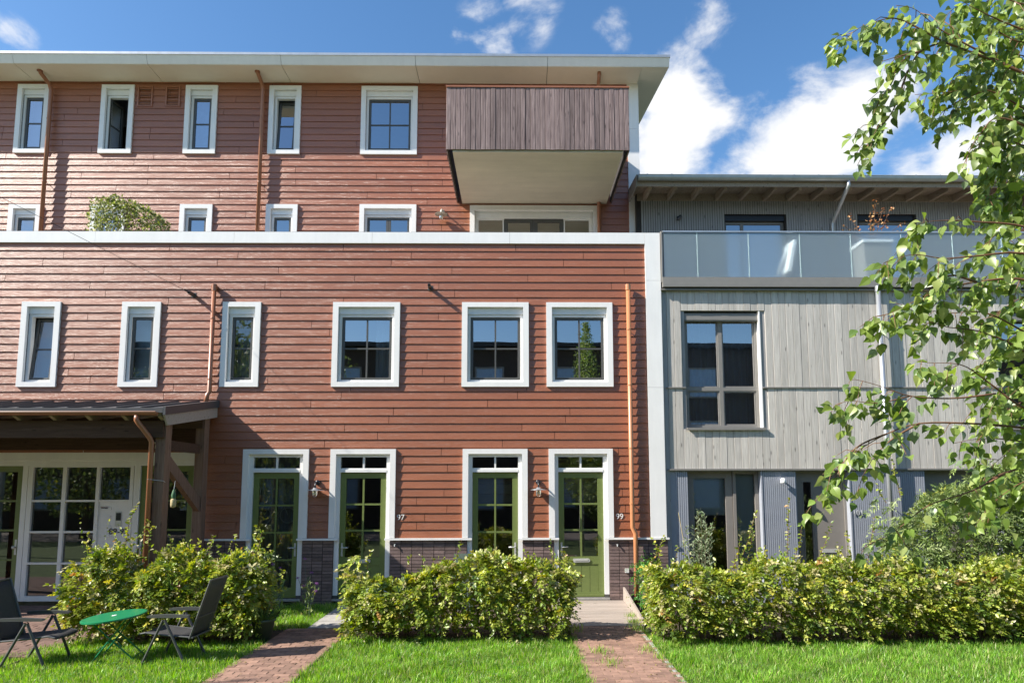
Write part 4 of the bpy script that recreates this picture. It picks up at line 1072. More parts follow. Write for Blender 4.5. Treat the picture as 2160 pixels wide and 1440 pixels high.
dl = MB().box(x0+.05, gx0_, YD, YD+.05, z0+.04, z1-.05).box(gx1_, x1-.08, YD, YD+.05, z0+.04, z1-.05).box(gx0_, gx1_, YD, YD+.05, gzt, z1-.05).box(gx0_, gx1_, YD, YD+.05, z0+.04, gzb).build('door', 'taupe', GH)
dl['label'] = 'taupe front door with one narrow upright glass strip'
MB().poly([(gx0_, YD+.02, gzb), (gx1_, YD+.02, gzb), (gx1_, YD+.02, gzt), (gx0_, YD+.02, gzt)], [(0, 1, 2, 3)]).build('pane', 'door_glass', dl)
MB().frame(gx0_-.02, gx1_+.02, gzb-.02, gzt+.02, YD-.008, YD, .02).build('pane_bead', 'taupe', dl)
xa, za = P(1752, 1161, YD); MB().box(xa-.17, xa+.17, YD-.014, YD, za-.035, za+.035).build('letter_slot', 'steel', dl)
xa, za = P(1688, 1141, YD); MB().lathe([(0, -.06), (.025, -.055), (.03, -.04), (.015, -.02), (.012, .0)], (xa, YD, za), 12, 'Y').build('knob', 'steel', dl, True)
MB().box(DC[0], DC[1], .18, .22, .12, zl2-.03).build('door', 'taupe', GH)
xa, za = P(1799, 1086, 0); text('house_number', '101', .15, (xa, -.0, za), 'number_grey', GH)
# inside of the grey house
MB().box(GX1-.3, GX1, .25, 6, 0, zq).build('party_wall', 'core', GH)
MB().box(GX0, GX1-.3, 3.8, 4, 0, zq+.4).build('back_wall', 'interior', GH)
for zf in (.1, 2.75, zrb-.25): MB().box(GX0, GX1-.3, .25 if zf < 5 else 2.25, 3.8, zf-.15, zf).build('floor_slab', 'interior', GH)
#@@PART3
# ------------------------------------------------------------------ lamps, wire, hooks
def wall_lamp(x, z, Yw, label, reach=.20, black=True):
    L_ = thing('wall_lamp', label, 'lamp', (x, Yw, z), 'stable lamps on the facade')
    mm = 'black_metal' if black else 'lamp_enamel'
    MB().lathe([(0, -.05), (.035, -.05), (.05, -.03), (.055, 0)], (x, Yw-.02, z+.15), 16, 'Y').build('wall_mount', mm, L_, True)
    MB().tube([(x, Yw-.03, z+.15), (x, Yw-reach*.6, z+.16), (x, Yw-reach*.9, z+.13), (x, Yw-reach, z+.08), (x, Yw-reach, z+.03)], .017, 10).build('arm', mm, L_, True)
    MB().lathe([(.0, .045), (.035, .045), (.045, .02), (.155, -.004), (.157, -.008), (.045, .010), (0, .010)], (x, Yw-reach, z), 24).build('shade', 'zinc' if black else 'lamp_enamel', L_, True)
    MB().lathe([(.046, .008), (.05, -.02), (.05, -.09), (.04, -.125), (.02, -.14), (0, -.145)], (x, Yw-reach, z), 16).build('glass_jar', 'jar_glass', L_, True)
    MB().lathe([(.012, .0), (.014, -.03), (.026, -.06), (.02, -.09), (0, -.1)], (x, Yw-reach, z), 12).build('bulb', 'bulb_glass', L_, True)
    return L_
xa, za = P(664.5, 1033, -.2); wall_lamp(xa, za, 0., 'black wall lamp with glass jar beside the door numbered 97')
xa, za = P(1136, 1032, -.2); wall_lamp(xa, za, 0., 'black wall lamp with glass jar between the two right green doors')
xa, za = P(931, 452, YU-.22); wall_lamp(xa, za, YU, 'cream enamel wall lamp on the roof terrace wall', .22, False)
xa, za = P(333, 934, -.25); wall_lamp(xa, za, 0., 'enamel wall lamp half hidden behind the canopy post', .25, False)
xa, za = P(1651, 1013, -.06)
sp_ = thing('spot_lamp', 'small white cone spot lamp beside the taupe front door', 'lamp', (xa, .008, za))
MB().lathe([(0, .05), (.035, .045), (.06, -.045), (.052, -.05), (0, -.04)], (xa, -.085, za), 16).build('shade', 'number_white', sp_, True)
MB().tube([(xa, .02, za+.02), (xa, -.07, za+.03)], .018, 8).build('arm', 'number_white', sp_)
xa, za = P(1432, 459, YG2-.08)
cm = thing('spot_lamp', 'small dark spot lamp on the upper grey wall under the eave', 'lamp', (xa, YG2, za))
MB().tube([(xa-.03, YG2-.02, za-.03), (xa-.02, YG2-.08, za-.02)], .02, 8).build('arm', 'black_metal', cm)
MB().tube([(xa-.04, YG2-.1, za-.04), (xa+.05, YG2-.12, za+.03)], [.05, .035], 12).build('head', 'black_metal', cm)

def bracket(px, py, label, square=True, reach=.24):
    x, z = P(px, py, -reach)
    o = thing('wall_bracket', label, 'bracket', (x, 0, z))
    MB().frame(x-.028, x+.028, z-.028, z+.028, -reach, .0, .006).build('tube', 'sash_grey', o)
    MB().box(x-.05, x+.05, -.032, -.022, z-.05, z+.05).build('plate', 'sash_grey', o)
    return x, z
bracket(905, 601, 'square steel bracket tube sticking out above two upper windows')
hx, hz = bracket(398, 616, 'square steel bracket tube holding the thin overhead wire')
w0 = Vector((hx, -.24, hz)); wd = Vector((-1.17, -1., .58))
pts = [w0+wd*(k*9.6/16)-Vector((0, 0, .10*math.sin(math.pi*k/16))) for k in range(17)]
wire = thing('overhead_wire', 'thin dark wire running from the wall bracket up to the left', 'wire', tuple(w0))
MB().tube(pts, .0045, 5).build('cable', 'cable_black', wire)
MB().tube([w0+wd*.0, w0+wd*.06], .016, 8).build('tensioner', 'cable_black', wire)
pe = pts[-1]
mast = thing('wire_mast', 'tall steel mast that carries the far end of the overhead wire', 'mast', (pe.x, pe.y, 0))
MB().tube([(pe.x, pe.y, -.1), (pe.x, pe.y, pe.z+.3)], [.09, .05], 12).build('pole', 'zinc', mast)

# ------------------------------------------------------------------ things behind the glass
def curtain(x0, x1, z0, z1, Y, m, label, name='curtain', folds=9, amp=.03):
    n = folds*8; vs, fs = [], []
    for k in range(n+1):
        x = x0+(x1-x0)*k/n; y = Y+amp*math.sin(2*math.pi*folds*k/n+.7*math.sin(5*k/n))
        vs += [(x, y, z0), (x, y+.0, z1)]
    for k in range(n): fs.append((2*k, 2*k+2, 2*k+3, 2*k+1))
    o = MB().poly(vs, fs).build(name, m); tag(o, label, 'blind' if name == 'blind' else 'curtain')
    so = o.modifiers.new('thick', 'SOLIDIFY'); so.thickness = .003
    return o
def blind(x0, x1, z0, z1, Y, m, label, n=4):
    pts = []; h = (z1-z0)/n
    prof = [(Y+.02, z1)]
    for k in range(n): prof += [(Y, z1-h*(k+.5)), (Y-.02, z1-h*(k+1)+.02), (Y+.015, z1-h*(k+1))]
    back = [(a+.006, b_) for a, b_ in reversed(prof)]
    return tag(MB().prism(prof+back, 'X', x0, x1).build('blind', m), label, 'blind')
r = LOW[0]; blind(r[0]+.1, r[1]-.1, r[2]+.1, r[3]-.1, .36, 'curtain_white', 'pale blind behind the tilted first floor window', 1)
r = LOW[1]; blind(r[0]+.1, r[1]-.1, r[2]+.1, r[3]-.1, .30, 'curtain_white', 'pale blind behind the second narrow first floor window from left', 1)
r = LOW[2]; curtain(r[0]+.1, r[1]-.1, r[2]+.1, r[3], .36, 'curtain_grey', 'grey curtain behind the narrow window right of the copper downpipe', folds=5)
r = LOW[3]; curtain(r[1]-.58, r[1]-.12, r[2]-.1, r[3], .42, 'curtain_white', 'white curtain drawn aside in the leftmost square first floor window', folds=4)
r = UPP[0]; blind(r[0]+.1, r[1]-.1, r[2]+.1, r[3]-.1, YU+.34, 'curtain_white', 'pale blind in the leftmost top floor window', 1)
r = UPP[1]; curtain(r[0]+.35, r[1]-.05, r[2]+.05, r[3], YU+.5, 'curtain_white', 'white curtain inside the open top floor window', folds=4)
r = UPP[2]; blind(r[0]+.1, r[1]-.1, r[2]+.1, r[3]-.1, YU+.40, 'blue_card', 'bluish blind behind the top floor window right of the vents', 1)
r = UPP[4]; blind(r[0]+.1, r[1]-.1, r[2]+.1, r[2]+.28, YU+.34, 'curtain_white', 'white card low in the square top floor window', 1)
d = DOORS[0]; curtain(d[0]+.15, d[1]-.15, .15, d[3]-.1, .34, 'curtain_grey', 'grey curtain behind the leftmost green glazed door', folds=8)
d = DOORS[2]; blind(d[0]+.15, d[1]-.15, 1.93, 2.6, .22, 'blind_tan', 'tan roman blind behind the green door left of the lamp', 3)
d = DOORS[3]; blind(d[0]+.15, d[1]-.15, 1.93, 2.6, .22, 'blind_tan', 'tan roman blind behind the green door numbered 99', 3)
curtain(gw1[0]+.02, gw1[1]-.05, gw1[2]-.1, gw1[3], .42, 'curtain_grey', 'grey curtain behind the large window of the grey house', folds=11, amp=.04)
blind(DA[0]+.15, P(1546, 1080, YD)[0]-.13, 1.72, zl2-.15, .26, 'curtain_white', 'pale roller blind half down in the taupe garden door', 1)
blind(P(1546, 1080, YD)[0]+.06, DA[1]-.1, .2, zl2-.1, .25, 'curtain_white', 'pale blind covering the narrow side light of the grey house', 1)

# bicycle parked inside behind the curtain door
bc = thing('bicycle', 'pale bicycle seen through the leftmost green glazed door', 'bicycle', (-4.85, .30, .14))
bz = 1.36
def ring(cx, cz, R_, r_, y): return [(cx+R_*math.cos(a), y, cz+R_*math.sin(a)) for a in np.linspace(0, 2*math.pi, 25)]
c1, c2 = P(556, 1088, .27), P(607, 1086, .27)
for c in (c1, c2): MB().tube(ring(c[0], c[1], .155, .012, .27), .012, 6, False).build('wheel', 'trim_white', bc)
bt = ((c1[0]+c2[0])/2, c1[1]-.02)
MB().tube([(c1[0], .27, c1[1]), (bt[0], .27, bt[1]), (c2[0]-.09, .27, c2[1]+.2), (c1[0]+.12, .27, c1[1]+.2), (c1[0], .27, c1[1])], .008, 6).tube([(c2[0], .27, c2[1]), (c2[0]-.11, .27, c2[1]+.27), (c2[0]-.06, .27, c2[1]+.28)], .008, 6).build('frame', 'trim_white', bc)
MB().box(c1[0]+.05, c1[0]+.14, .25, .29, c1[1]+.22, c1[1]+.24).build('saddle', 'trim_white', bc)

# ------------------------------------------------------------------ ramp and small garden things
ramp = thing('wooden_ramp', 'grey wooden plank ramp rising to the door numbered 99', 'ramp', (1.55, -1.1, 0))
npl = 15; yA, yB, zA, zB = -2.17, -.06, .035, .085
for k in range(npl):
    a = yA+(yB-yA)*k/npl; b_ = yA+(yB-yA)*(k+1)/npl-.010
    za, zb_ = zA+(zB-zA)*k/npl, zA+(zB-zA)*(k+1)/npl
    MB().prism([(a, za-.03), (a, za), (b_, zb_), (b_, zb_-.03)], 'X', .70, 2.135).build('plank', 'deck_wood', ramp)
MB().box(.70, 2.14, yA-.035, yA-.004, -.03, zA+.0).build('nosing', 'deck_wood', ramp)
MB().prism([(yA+.1, .0), (yA+.1, .10), (yB-.02, .34), (yB-.02, .0)], 'X', 2.14, 2.175).build('side_board', 'deck_wood', ramp)

# garden planter behind the middle hedge
xa, zt_ = P(958, 1167, -.6); xb = P(1000, 1167, -.6)[0]
pb = thing('planter_box', 'grey green slatted planter box behind the middle hedge', 'planter', ((xa+xb)/2, -.6, 0))
for k in range(8):
    MB().box(xa, xb, -.62, -.60, zt_-.125*(k+1)+.01, zt_-.125*k).build('slat', 'planter_green', pb)
MB().box(xa, xb, -.60, -.25, .0, zt_-.06).build('box', 'planter_green', pb)

# bird feeder net on the canopy post
xa, za = P(366, 1050, FP[0]-.06)
bf = thing('bird_feeder', 'green net of fat balls hanging from a string on the canopy post', 'bird feeder', (xa, FP[0]-.06, za-.2))
MB().tube([(xa, FP[0]-.03, 2.44), (xa, FP[0]-.06, za+.14)], .004, 5).build('string', 'steel', bf)
MB().lathe([(0, .16), (.02, .13), (.04, .05), (.03, .0), (.025, -.02)], (xa, FP[0]-.06, za), 10).build('net', 'green_bulb_net', bf, True)
MB().lathe([(.02, 0), (.045, -.03), (.045, -.08), (.045, -.11), (.04, -.15), (0, -.17)], (xa, FP[0]-.06, za), 12).build('fat_ball', 'feed_tan', bf, True)

# ------------------------------------------------------------------ folding chairs and table
def chair(loc, rz, label):
    c = thing('folding_chair', label, 'chair', loc, 'folding garden chairs on the lawn', world=False, rz=rz)
    Wd = .27
    for s in (-1, 1):
        y = s*Wd
        MB().tube([(.31, y, 0), (.05, y, .58)], .018, 8).tube([(-.27, y, 0), (.03, y, .58)], .018, 8).build('leg', 'chair_frame', c)
        MB().lathe([(.03, -.012), (.03, .012)], (.04, y, .57), 12, 'Y').build('hinge', 'chair_frame', c)
        q = MB()
        pr = [(-.30, .612), (-.30, .645), (.0, .655), (.24, .64), (.27, .622), (.24, .608)]
        q.prism(pr, 'Y', y-.026, y+.026); q.build('armrest', 'chair_frame', c)
        ys = s*(Wd-.035)
        MB().tube([(-.30, ys, .33), (-.55, ys, 1.09)], .017, 8).build('back_rail', 'chair_frame', c)
        MB().tube([(-.34, ys, .345), (.05, ys, .375), (.30, ys, .405), (.39, ys, .385)], .013, 8).build('seat_rail', 'chair_frame', c)
    MB().tube([(.31, -Wd, .015), (.31, Wd, .015)], .011, 8).build('crossbar', 'chair_frame', c)
    MB().tube([(-.27, -Wd, .015), (-.27, Wd, .015)], .011, 8).build('crossbar', 'chair_frame', c)
    MB().tube([(-.55, -Wd+.035, 1.09), (-.55, Wd-.035, 1.09)], .013, 8).build('top_bar', 'chair_frame', c)
    MB().tube([(-.35, -Wd, .35), (-.35, Wd, .35)], .012, 8).build('crossbar', 'chair_frame', c)
    def sheet_(pts, name):
        n = len(pts); vs, fs = [], []
        m_ = 6
        for i, (x, z) in enumerate(pts):
            for j in range(m_+1):
                u = j/m_; sag = .012*math.sin(math.pi*u)
                vs.append((x+sag*.5, -(Wd-.035)+2*(Wd-.035)*u, z-sag))
        for i in range(n-1):
            for j in range(m_): a = i*(m_+1)+j; fs.append((a, a+1, a+m_+2, a+m_+1))
        o = MB().poly(vs, fs).build(name, 'sling', c, True); so = o.modifiers.new('thick', 'SOLIDIFY'); so.thickness = .004
        return o
    sheet_([(-.30-.25*t_, .34+.75*t_) for t_ in np.linspace(0, 1, 8)], 'back_sling')
    sheet_([(-.33, .35), (-.1, .362), (.08, .38), (.30, .41), (.385, .39), (.40, .365)], 'seat_sling')
    MB().tube([(-.40, -Wd+.05, .60), (-.40, Wd-.05, .60)], .008, 6).build('back_bar', 'chair_frame', c)
    return c
chair((-4.63, -4.10, 0), math.radians(178), 'dark grey folding garden chair right of the green table')
chair((-6.40, -4.30, 0), math.radians(2), 'dark grey folding garden chair at the left edge of the photo')
tb = thing('bistro_table', 'round green folding bistro table between the two garden chairs', 'table', (-5.44, -4.08, -.02), world=False, rz=math.radians(15))
tb.rotation_euler = (math.radians(1.0), math.radians(-5.5), math.radians(12))
R_ = .395; TH = .60
MB().lathe([(0, TH+.015), (R_-.02, TH+.015), (R_, TH+.010), (R_, TH-.010), (R_-.012, TH-.012), (R_-.012, TH+.002), (.03, TH+.004), (0, TH+.004)], n=48).build('tabletop', 'table_green', tb, False)
MB().lathe([(0, TH+.0185), (.03, TH+.0175), (.032, TH+.0155)], n=16).build('top_plug', 'number_white', tb)
for s in (-1, 1):
    MB().tube([(-.29, s*.20, 0), (.23, s*.20, TH)], .010, 8).build('leg', 'table_green', tb)
    MB().tube([(.29, s*.18, 0), (-.23, s*.18, TH)], .010, 8).build('leg', 'table_green', tb)
MB().tube([(-.28, -.24, .06), (-.28, .24, .06)], .008, 6).tube([(.28, -.22, .06), (.28, .22, .06)], .008, 6).tube([(.0, -.24, TH/2), (.0, .24, TH/2)], .008, 6).build('crossbar', 'table_green', tb)
MB().tube([(-.15, -.24, .22), (.0, 0, .3), (.15, .22, .22)], .006, 6).tube([(-.15, .24, .22), (.0, 0, .3), (.15, -.22, .22)], .006, 6).build('strut', 'table_green', tb)

# ------------------------------------------------------------------ hedges and shrubs
HEDGE_COLS = [(.27, .33, .045), (.18, .26, .04), (.38, .42, .09), (.46, .43, .22), (.11, .18, .03), (.50, .47, .08), (.34, .20, .07)]
HEDGE_W = [.30, .24, .18, .12, .10, .05, .01]
def wob(seed):
    r = np.random.default_rng(seed); f = r.uniform(1.2, 7, 7); p = r.uniform(0, 6.28, 7); a = .5/np.sqrt(f)
    return lambda x: sum(a[i]*np.sin(f[i]*x+p[i]) for i in range(7))/1.6
def hedge(name, label, x0, x1, y0, y1, h, n, seed, amp=.10, cols=HEDGE_COLS, w=HEDGE_W, size=(.038, .098), m='leaf_hedge', stems=True, cat='hedge', skirt=.13, shape=None, tmpl=LEAF6, group=None, sprigs=18, sprig_len=1.0, spray=(.12, .30), per=15):
    """a hedge grown from sprays: short twigs leaving the shrub's surface, each with two ranks of leaves lying in one plane"""
    root = thing(name, label, cat, ((x0+x1)/2, (y0+y1)/2, 0), group)
    wt_, wf, wl_ = wob(seed), wob(seed+1), wob(seed+2)
    ns = int(n/per*1.6)
    top_h = lambda x: (h*(1+amp*wt_(x)) if shape is None else shape(x)*(1+amp*wt_(x*2.)))
    x = rng.uniform(x0, x1, ns); y = rng.uniform(y0, y1, ns); hh = top_h(x)
    edge = np.minimum(x-x0, x1-x); hh = hh*(.70+.30*np.sqrt(np.clip(edge/.5, 0, 1)))
    face = rng.choice(3, ns, p=[.52, .34, .14])
    v = rng.uniform(0, 1, ns); z = skirt+(hh-skirt)*v**.8
    prof = .05+.13*np.sin(np.clip(z/hh, 0, 1)*math.pi*.85)
    bul = prof+.13*wf(x*1.9+z*2.3)+.07*wl_(x*5.1-z*4.7)
    round_top = np.clip((z/hh-.78)/.22, 0, 1)**2*.22
    y = np.where(face == 0, y0+.06-bul+round_top, y)
    back = np.clip((y-(y1-.25))/.25, 0, 1)
    z = np.where(face == 1, hh-.03-.10*back+.05*wl_(x*6+y*5), z)
    s_ = np.where(rng.uniform(0, 1, ns) < .5, -1., 1.)
    x = np.where(face == 2, np.where(s_ < 0, x0+.05+.07*wf(z*6+y*4), x1-.05+.07*wl_(z*6+y*4)), x)
    cl = wf(x*4.3+z*2.7)+wl_(z*5.1-x*3.2)
    keep = rng.uniform(0, 1, ns) < np.clip(.74+.55*cl, .12, 1)*np.clip(.30+(z-skirt*.6)/(hh*.35), .22, 1)
    x, y, z, face, s_ = x[keep], y[keep], z[keep], face[keep], s_[keep]; ns = len(x)
    out_ = np.zeros((ns, 3)); out_[face == 0] = (0, -1, .12); out_[face == 1] = (0, -.25, .8); out_[face == 2, 0] = s_[face == 2]; out_[face == 2, 1] = -.3
    d = out_+rng.normal(0, .45, (ns, 3)); d /= np.linalg.norm(d, axis=1, keepdims=True)
    up = np.array([0, 0, 1.])+out_*.75+rng.normal(0, .33, (ns, 3))
    side = np.cross(up, d); side /= np.linalg.norm(side, axis=1, keepdims=True)+1e-9; up = np.cross(d, side)
    ln_ = rng.uniform(*spray, ns); anc = np.stack([x, y, z], 1)-d*.06
    q = np.repeat(np.arange(ns), per); k = len(q)
    u = np.tile((np.arange(per)+.5)/per, ns)+rng.normal(0, .03, k); sg = np.tile(np.where(np.arange(per) % 2 == 0, 1., -1.), ns)
    droop = -.35*(u**2)*ln_[q]
    pos = anc[q]+d[q]*(u*ln_[q])[:, None]+np.array([0, 0, 1.])*droop[:, None]+rng.normal(0, .008, (k, 3))
    al = d[q]*(.45+.5*u)[:, None]+side[q]*(sg*(1-.55*u))[:, None]+rng.normal(0, .22, (k, 3))-np.array([0, 0, .18])
    nr = up[q]+rng.normal(0, .28, (k, 3))
    base = palette(ns, cols, w, .16)[q]*(1+rng.normal(0, .13, (k, 1))).clip(.6, 1.5)
    odd = rng.uniform(0, 1, k) < .12; base[odd] = palette(int(odd.sum()), cols, w, .2)
    sz = rng.uniform(*size, k)*(1.05-.35*u)
    # inner leaves that close the view through the shrub
    ni = int(n*.35); xi = rng.uniform(x0+.12, x1-.12, ni); hi = top_h(xi)
    pi_ = np.stack([xi, rng.uniform(y0+.12, y1, ni), skirt*.7+(hi-.12-skirt*.7)*rng.uniform(0, 1, ni)], 1)
    # loose sprigs standing out of the top
    nt = int((x1-x0)*sprigs); tx = rng.uniform(x0+.05, x1-.05, nt); th = rng.gamma(2., .05, nt)*sprig_len; lean = rng.normal(0, .35, (nt, 2)); yb = rng.uniform(y0, y1, nt)
    q2 = np.repeat(np.arange(nt), 9); u2 = np.tile((np.arange(9)+.5)/9, nt)
    ps = np.stack([tx[q2]+lean[q2, 0]*th[q2]*u2, yb[q2]+lean[q2, 1]*th[q2]*u2, top_h(tx)[q2]-.05+u2*th[q2]], 1)
    pos = np.concatenate([pos, pi_, ps]); k2 = len(q2)
    al = np.concatenate([al, unit(ni), unit(k2)+np.array([0, 0, .5])]); nr = np.concatenate([nr, unit(ni)+np.array([0, -.3, .5]), unit(k2)+np.array([0, -.4, .6])])
    sz = np.concatenate([sz, rng.uniform(*size, ni), rng.uniform(size[0]*.6, size[1]*.75, k2)])
    cc = np.concatenate([base, palette(ni, cols, w), palette(k2, cols, w)])
    scatter_mesh('foliage', tmpl, pos, al, nr, sz, cc, m, root)['kind'] = 'stuff'
    if stems:
        rr = random.Random(seed); xs_ = x0+.08
        while xs_ < x1-.05:
            yb = rr.uniform(y0+.12, y1-.25); hgt = rr.uniform(.7, .95)*h
            q = MB().tube([(xs_, yb, -.02), (xs_+rr.uniform(-.04, .04), yb+rr.uniform(-.04, .04), hgt*.45), (xs_+rr.uniform(-.12, .12), yb+rr.uniform(-.1, .1), hgt)], [.013, .010, .004], 6)
            for _ in range(5):
                z_ = rr.uniform(.12, .8)*hgt
                q.tube([(xs_, yb, z_), (xs_+rr.uniform(-.2, .2), yb-rr.uniform(0, .3), z_+rr.uniform(.05, .22))], [.005, .002], 5)
            q.build('stem', 'bark_dark', root); xs_ += rr.uniform(.2, .34)
    return root
def shoots(root, lst, seed, cols=HEDGE_COLS, w=HEDGE_W, size=(.04, .075), m='leaf_hedge', sp=.035, tmpl=LEAF6):
    """upright young shoots: (base px,py), (tip px,py), Y"""
    pos, al = [], []; rr = random.Random(seed)
    for (bx_, by_), (tx, ty), Y in lst:
        a = P(bx_, by_, Y); b_ = P(tx, ty, Y)
        A, B = Vector((a[0], Y, a[1])), Vector((b_[0], Y+rr.uniform(-.1, .1), b_[1]))
        mid = (A+B)/2+Vector((rr.uniform(-.04, .04), rr.uniform(-.04, .04), 0))
        MB().tube([A, mid, B], [.005, .004, .0015], 5).build('shoot', 'twig_brown', root)
        n = int((B-A).length/sp)
        for k in range(n):
            for _ in range(2):
                t_ = (k+rr.random())/n; p = A.lerp(mid, t_*2) if t_ < .5 else mid.lerp(B, t_*2-1)
                d_ = Vector((rr.uniform(-1, 1), rr.uniform(-1, .6), rr.uniform(-.2, .7))); pos.append(tuple(p)); al.append(tuple(d_))
    pos, al = np.array(pos), np.array(al); k = len(pos)
    scatter_mesh('shoot_leaves', tmpl, pos, al, unit(k)+np.array([0, -.5, .6]), rng.uniform(*size, k), palette(k, cols, w), m, root)['kind'] = 'stuff'
hm = hedge('beech_hedge', 'trimmed green beech hedge in the middle between the two brick paths', -2.58, .84, -3.12, -2.40, 1.02, 15500, 11, amp=.30, sprigs=24, sprig_len=1.2)
shoots(hm, [((955, 1190), (975, 1140), -2.7), ((860, 1195), (872, 1168), -2.8), ((1130, 1190), (1110, 1165), -2.8), ((1195, 1190), (1185, 1160), -2.9), ((775, 1200), (785, 1160), -2.8), ((1195, 1230), (1228, 1212), -2.9)], 3)
hl = hedge('beech_hedge', 'taller unclipped beech hedge behind the green table and chairs', -6.70, -3.92, -3.26, -2.40, 1.25, 16000, 21, amp=.34, sprigs=26, sprig_len=2.2)
shoots(hl, [((265, 1150), (292, 1062), -2.7), ((312, 1150), (313, 1095), -2.7), ((352, 1170), (365, 1135), -2.8), ((440, 1170), (445, 1128), -2.8), ((525, 1190), (545, 1105), -2.8), ((536, 1190), (548, 1120), -2.9), ((210, 1200), (190, 1140), -2.8), ((160, 1240), (100, 1232), -2.9), ((255, 1180), (240, 1120), -2.7), ((400, 1180), (420, 1140), -2.8), ((280, 1140), (330, 1110), -2.6), ((590, 1250), (600, 1200), -2.8)], 4)
hr = hedge('beech_hedge', 'long beech hedge in front of the grey house on the right', 2.16, 11.2, -3.38, -2.55, 1.06, 38000, 31, amp=.32, sprigs=24, sprig_len=1.5)
shoots(hr, [((1660, 1190), (1664, 1050), -2.7), ((1670, 1190), (1690, 1100), -2.7), ((1720, 1190), (1748, 1100), -2.7), ((1560, 1190), (1597, 1075), -2.6), ((1575, 1190), (1590, 1120), -2.6), ((1390, 1200), (1380, 1135), -2.9), ((1365, 1200), (1400, 1128), -2.8), ((1830, 1190), (1845, 1085), -2.4), ((1800, 1200), (1790, 1120), -2.5), ((1760, 1200), (1770, 1150), -2.7), ((1615, 1200), (1610, 1150), -2.8), ((1420, 1210), (1432, 1150), -2.8), ((1545, 1200), (1560, 1130), -2.6), ((1900, 1050), (1880, 970), -2.0), ((1870, 1060), (1850, 1020), -2.0)], 5)

SHR = [(.15, .22, .06), (.23, .31, .10), (.10, .16, .045), (.30, .36, .16), (.36, .38, .06)]
sh1 = hedge('leafy_shrub', 'large light green shrub beside the zinc downpipe behind the right hedge', 6.55, 8.9, -2.2, -1.2, 1.9, 17000, 41, amp=.18, cols=SHR, w=[.3, .3, .2, .15, .05], size=(.07, .13), m='leaf_shrub', cat='shrub', tmpl=LEAFN, shape=lambda x: np.interp(x, [6.55, 6.9, 7.6, 8.9], [1.3, 1.75, 2.1, 2.3]))
sh2 = hedge('leafy_shrub', 'tall shrub with dark leaves behind the birch at the right edge', 8.3, 11.4, -2.1, -.9, 2.6, 19000, 51, amp=.16, cols=SHR, w=[.35, .2, .35, .08, .02], size=(.08, .14), m='leaf_shrub', cat='shrub', tmpl=LEAFN)
sh3 = hedge('evergreen_shrub', 'small bright green shrub beside the wooden ramp', 2.16, 2.62, -1.6, -.9,   .98, 1500, 61, amp=.2, cols=[(.05, .16, .025), (.08, .22, .035), (.14, .30, .05)], w=[.4, .4, .2], size=(.035, .055), cat='shrub')
xa, za = P(1478, 1190, -2.2); zt_ = P(1478, 1075, -2.2)[1]
sg = thing('silver_shrub', 'grey green upright shrub with narrow leaves behind the right hedge', 'shrub', (xa, -2.2, 0))
rr = random.Random(44); pos, al = [], []
for k in range(13):
    bx_ = xa+rr.uniform(-.12, .12); hgt = zt_*(1-.5*abs(rr.gauss(0, .5))) if k else zt_; hgt = max(hgt, 1.1); by_ = -2.2+rr.uniform(-.12, .12)
    tx_ = xa+(bx_-xa)*2.0+rr.uniform(-.05, .05)
    MB().tube([(bx_, by_, -.02), ((bx_+tx_)/2, by_, hgt*.6), (tx_, by_, hgt)], [.006, .004, .002], 5).build('stem', 'bark_dark', sg)
    for j in range(int(hgt*48)):
        u = rr.uniform(.35, 1.0); p = Vector((bx_+(tx_-bx_)*u, by_, hgt*u)); an_ = rr.uniform(0, 6.28)
        pos.append(tuple(p)); al.append((math.cos(an_)*.8, math.sin(an_)*.8, rr.uniform(.2, 1.0)))
pos, al = np.array(pos), np.array(al); n = len(pos)
scatter_mesh('foliage', LEAFN, pos, al, unit(n)+np.array([0, -.4, .3]), rng.uniform(.05, .10, n), palette(n, [(.27, .33, .20), (.18, .25, .12), (.34, .39, .25)], [1, 1, 1]), 'leaf_shrub', sg)['kind'] = 'stuff'
a, b_ = P(1431, 1080, -2.0), P(1450, 1185, -2.0)
tag(MB().tube([(b_[0]+.08, -2.0, -.03), (b_[0], -2.0, b_[1]), (a[0], -2.0, a[1])], .006, 6).build('bamboo_stake', 'feed_tan'), 'thin tan bamboo stake leaning above the right hedge', 'stake')
# shrub in a trough on the roof terrace
x0_, x1_ = P(192, 470, 1.0)[0], P(352, 470, 1.0)[0]; zT = P(240, 424, 1.0)[1]
ts = thing('terrace_shrub', 'leafy shrub rising above the white coping of the roof terrace', 'shrub', ((x0_+x1_)/2, 1.05, 6.55))
n = 5200; u = rng.uniform(0, 1, n); v = rng.uniform(0, 1, n)
prof = np.interp(u, [0, .06, .14, .3, .42, .5, .58, .75, .9, 1], [-.42, -.12, .02, .0, .02, -.14, -.08, -.22, -.36, -.5])+.05*wob(72)(u*14)
zz_ = zT+prof; zz_ = zz_-(zz_-6.95)*(v**1.6)*.9
pos = np.stack([x0_+u*(x1_-x0_)+rng.normal(0, .03, n), .78+.5*rng.uniform(0, 1, n)**1.5, zz_], 1)
cl_ = wob(73)(u*22+zz_*9)+wob(74)(zz_*14-u*9); kp = rng.uniform(0, 1, n) < np.clip(.75+.5*cl_, .2, 1); pos = pos[kp]; n = len(pos)
scatter_mesh('foliage', LEAF6, pos, unit(n)+np.array([0, -.3, .4]), unit(n)+np.array([-.3, -.6, .6]), rng.uniform(.05, .085, n), palette(n, [(.22, .28, .07), (.33, .36, .16), (.13, .18, .04), (.48, .48, .30)], [.35, .3, .25, .1]), 'leaf_shrub', ts)['kind'] = 'stuff'
rr = random.Random(8)
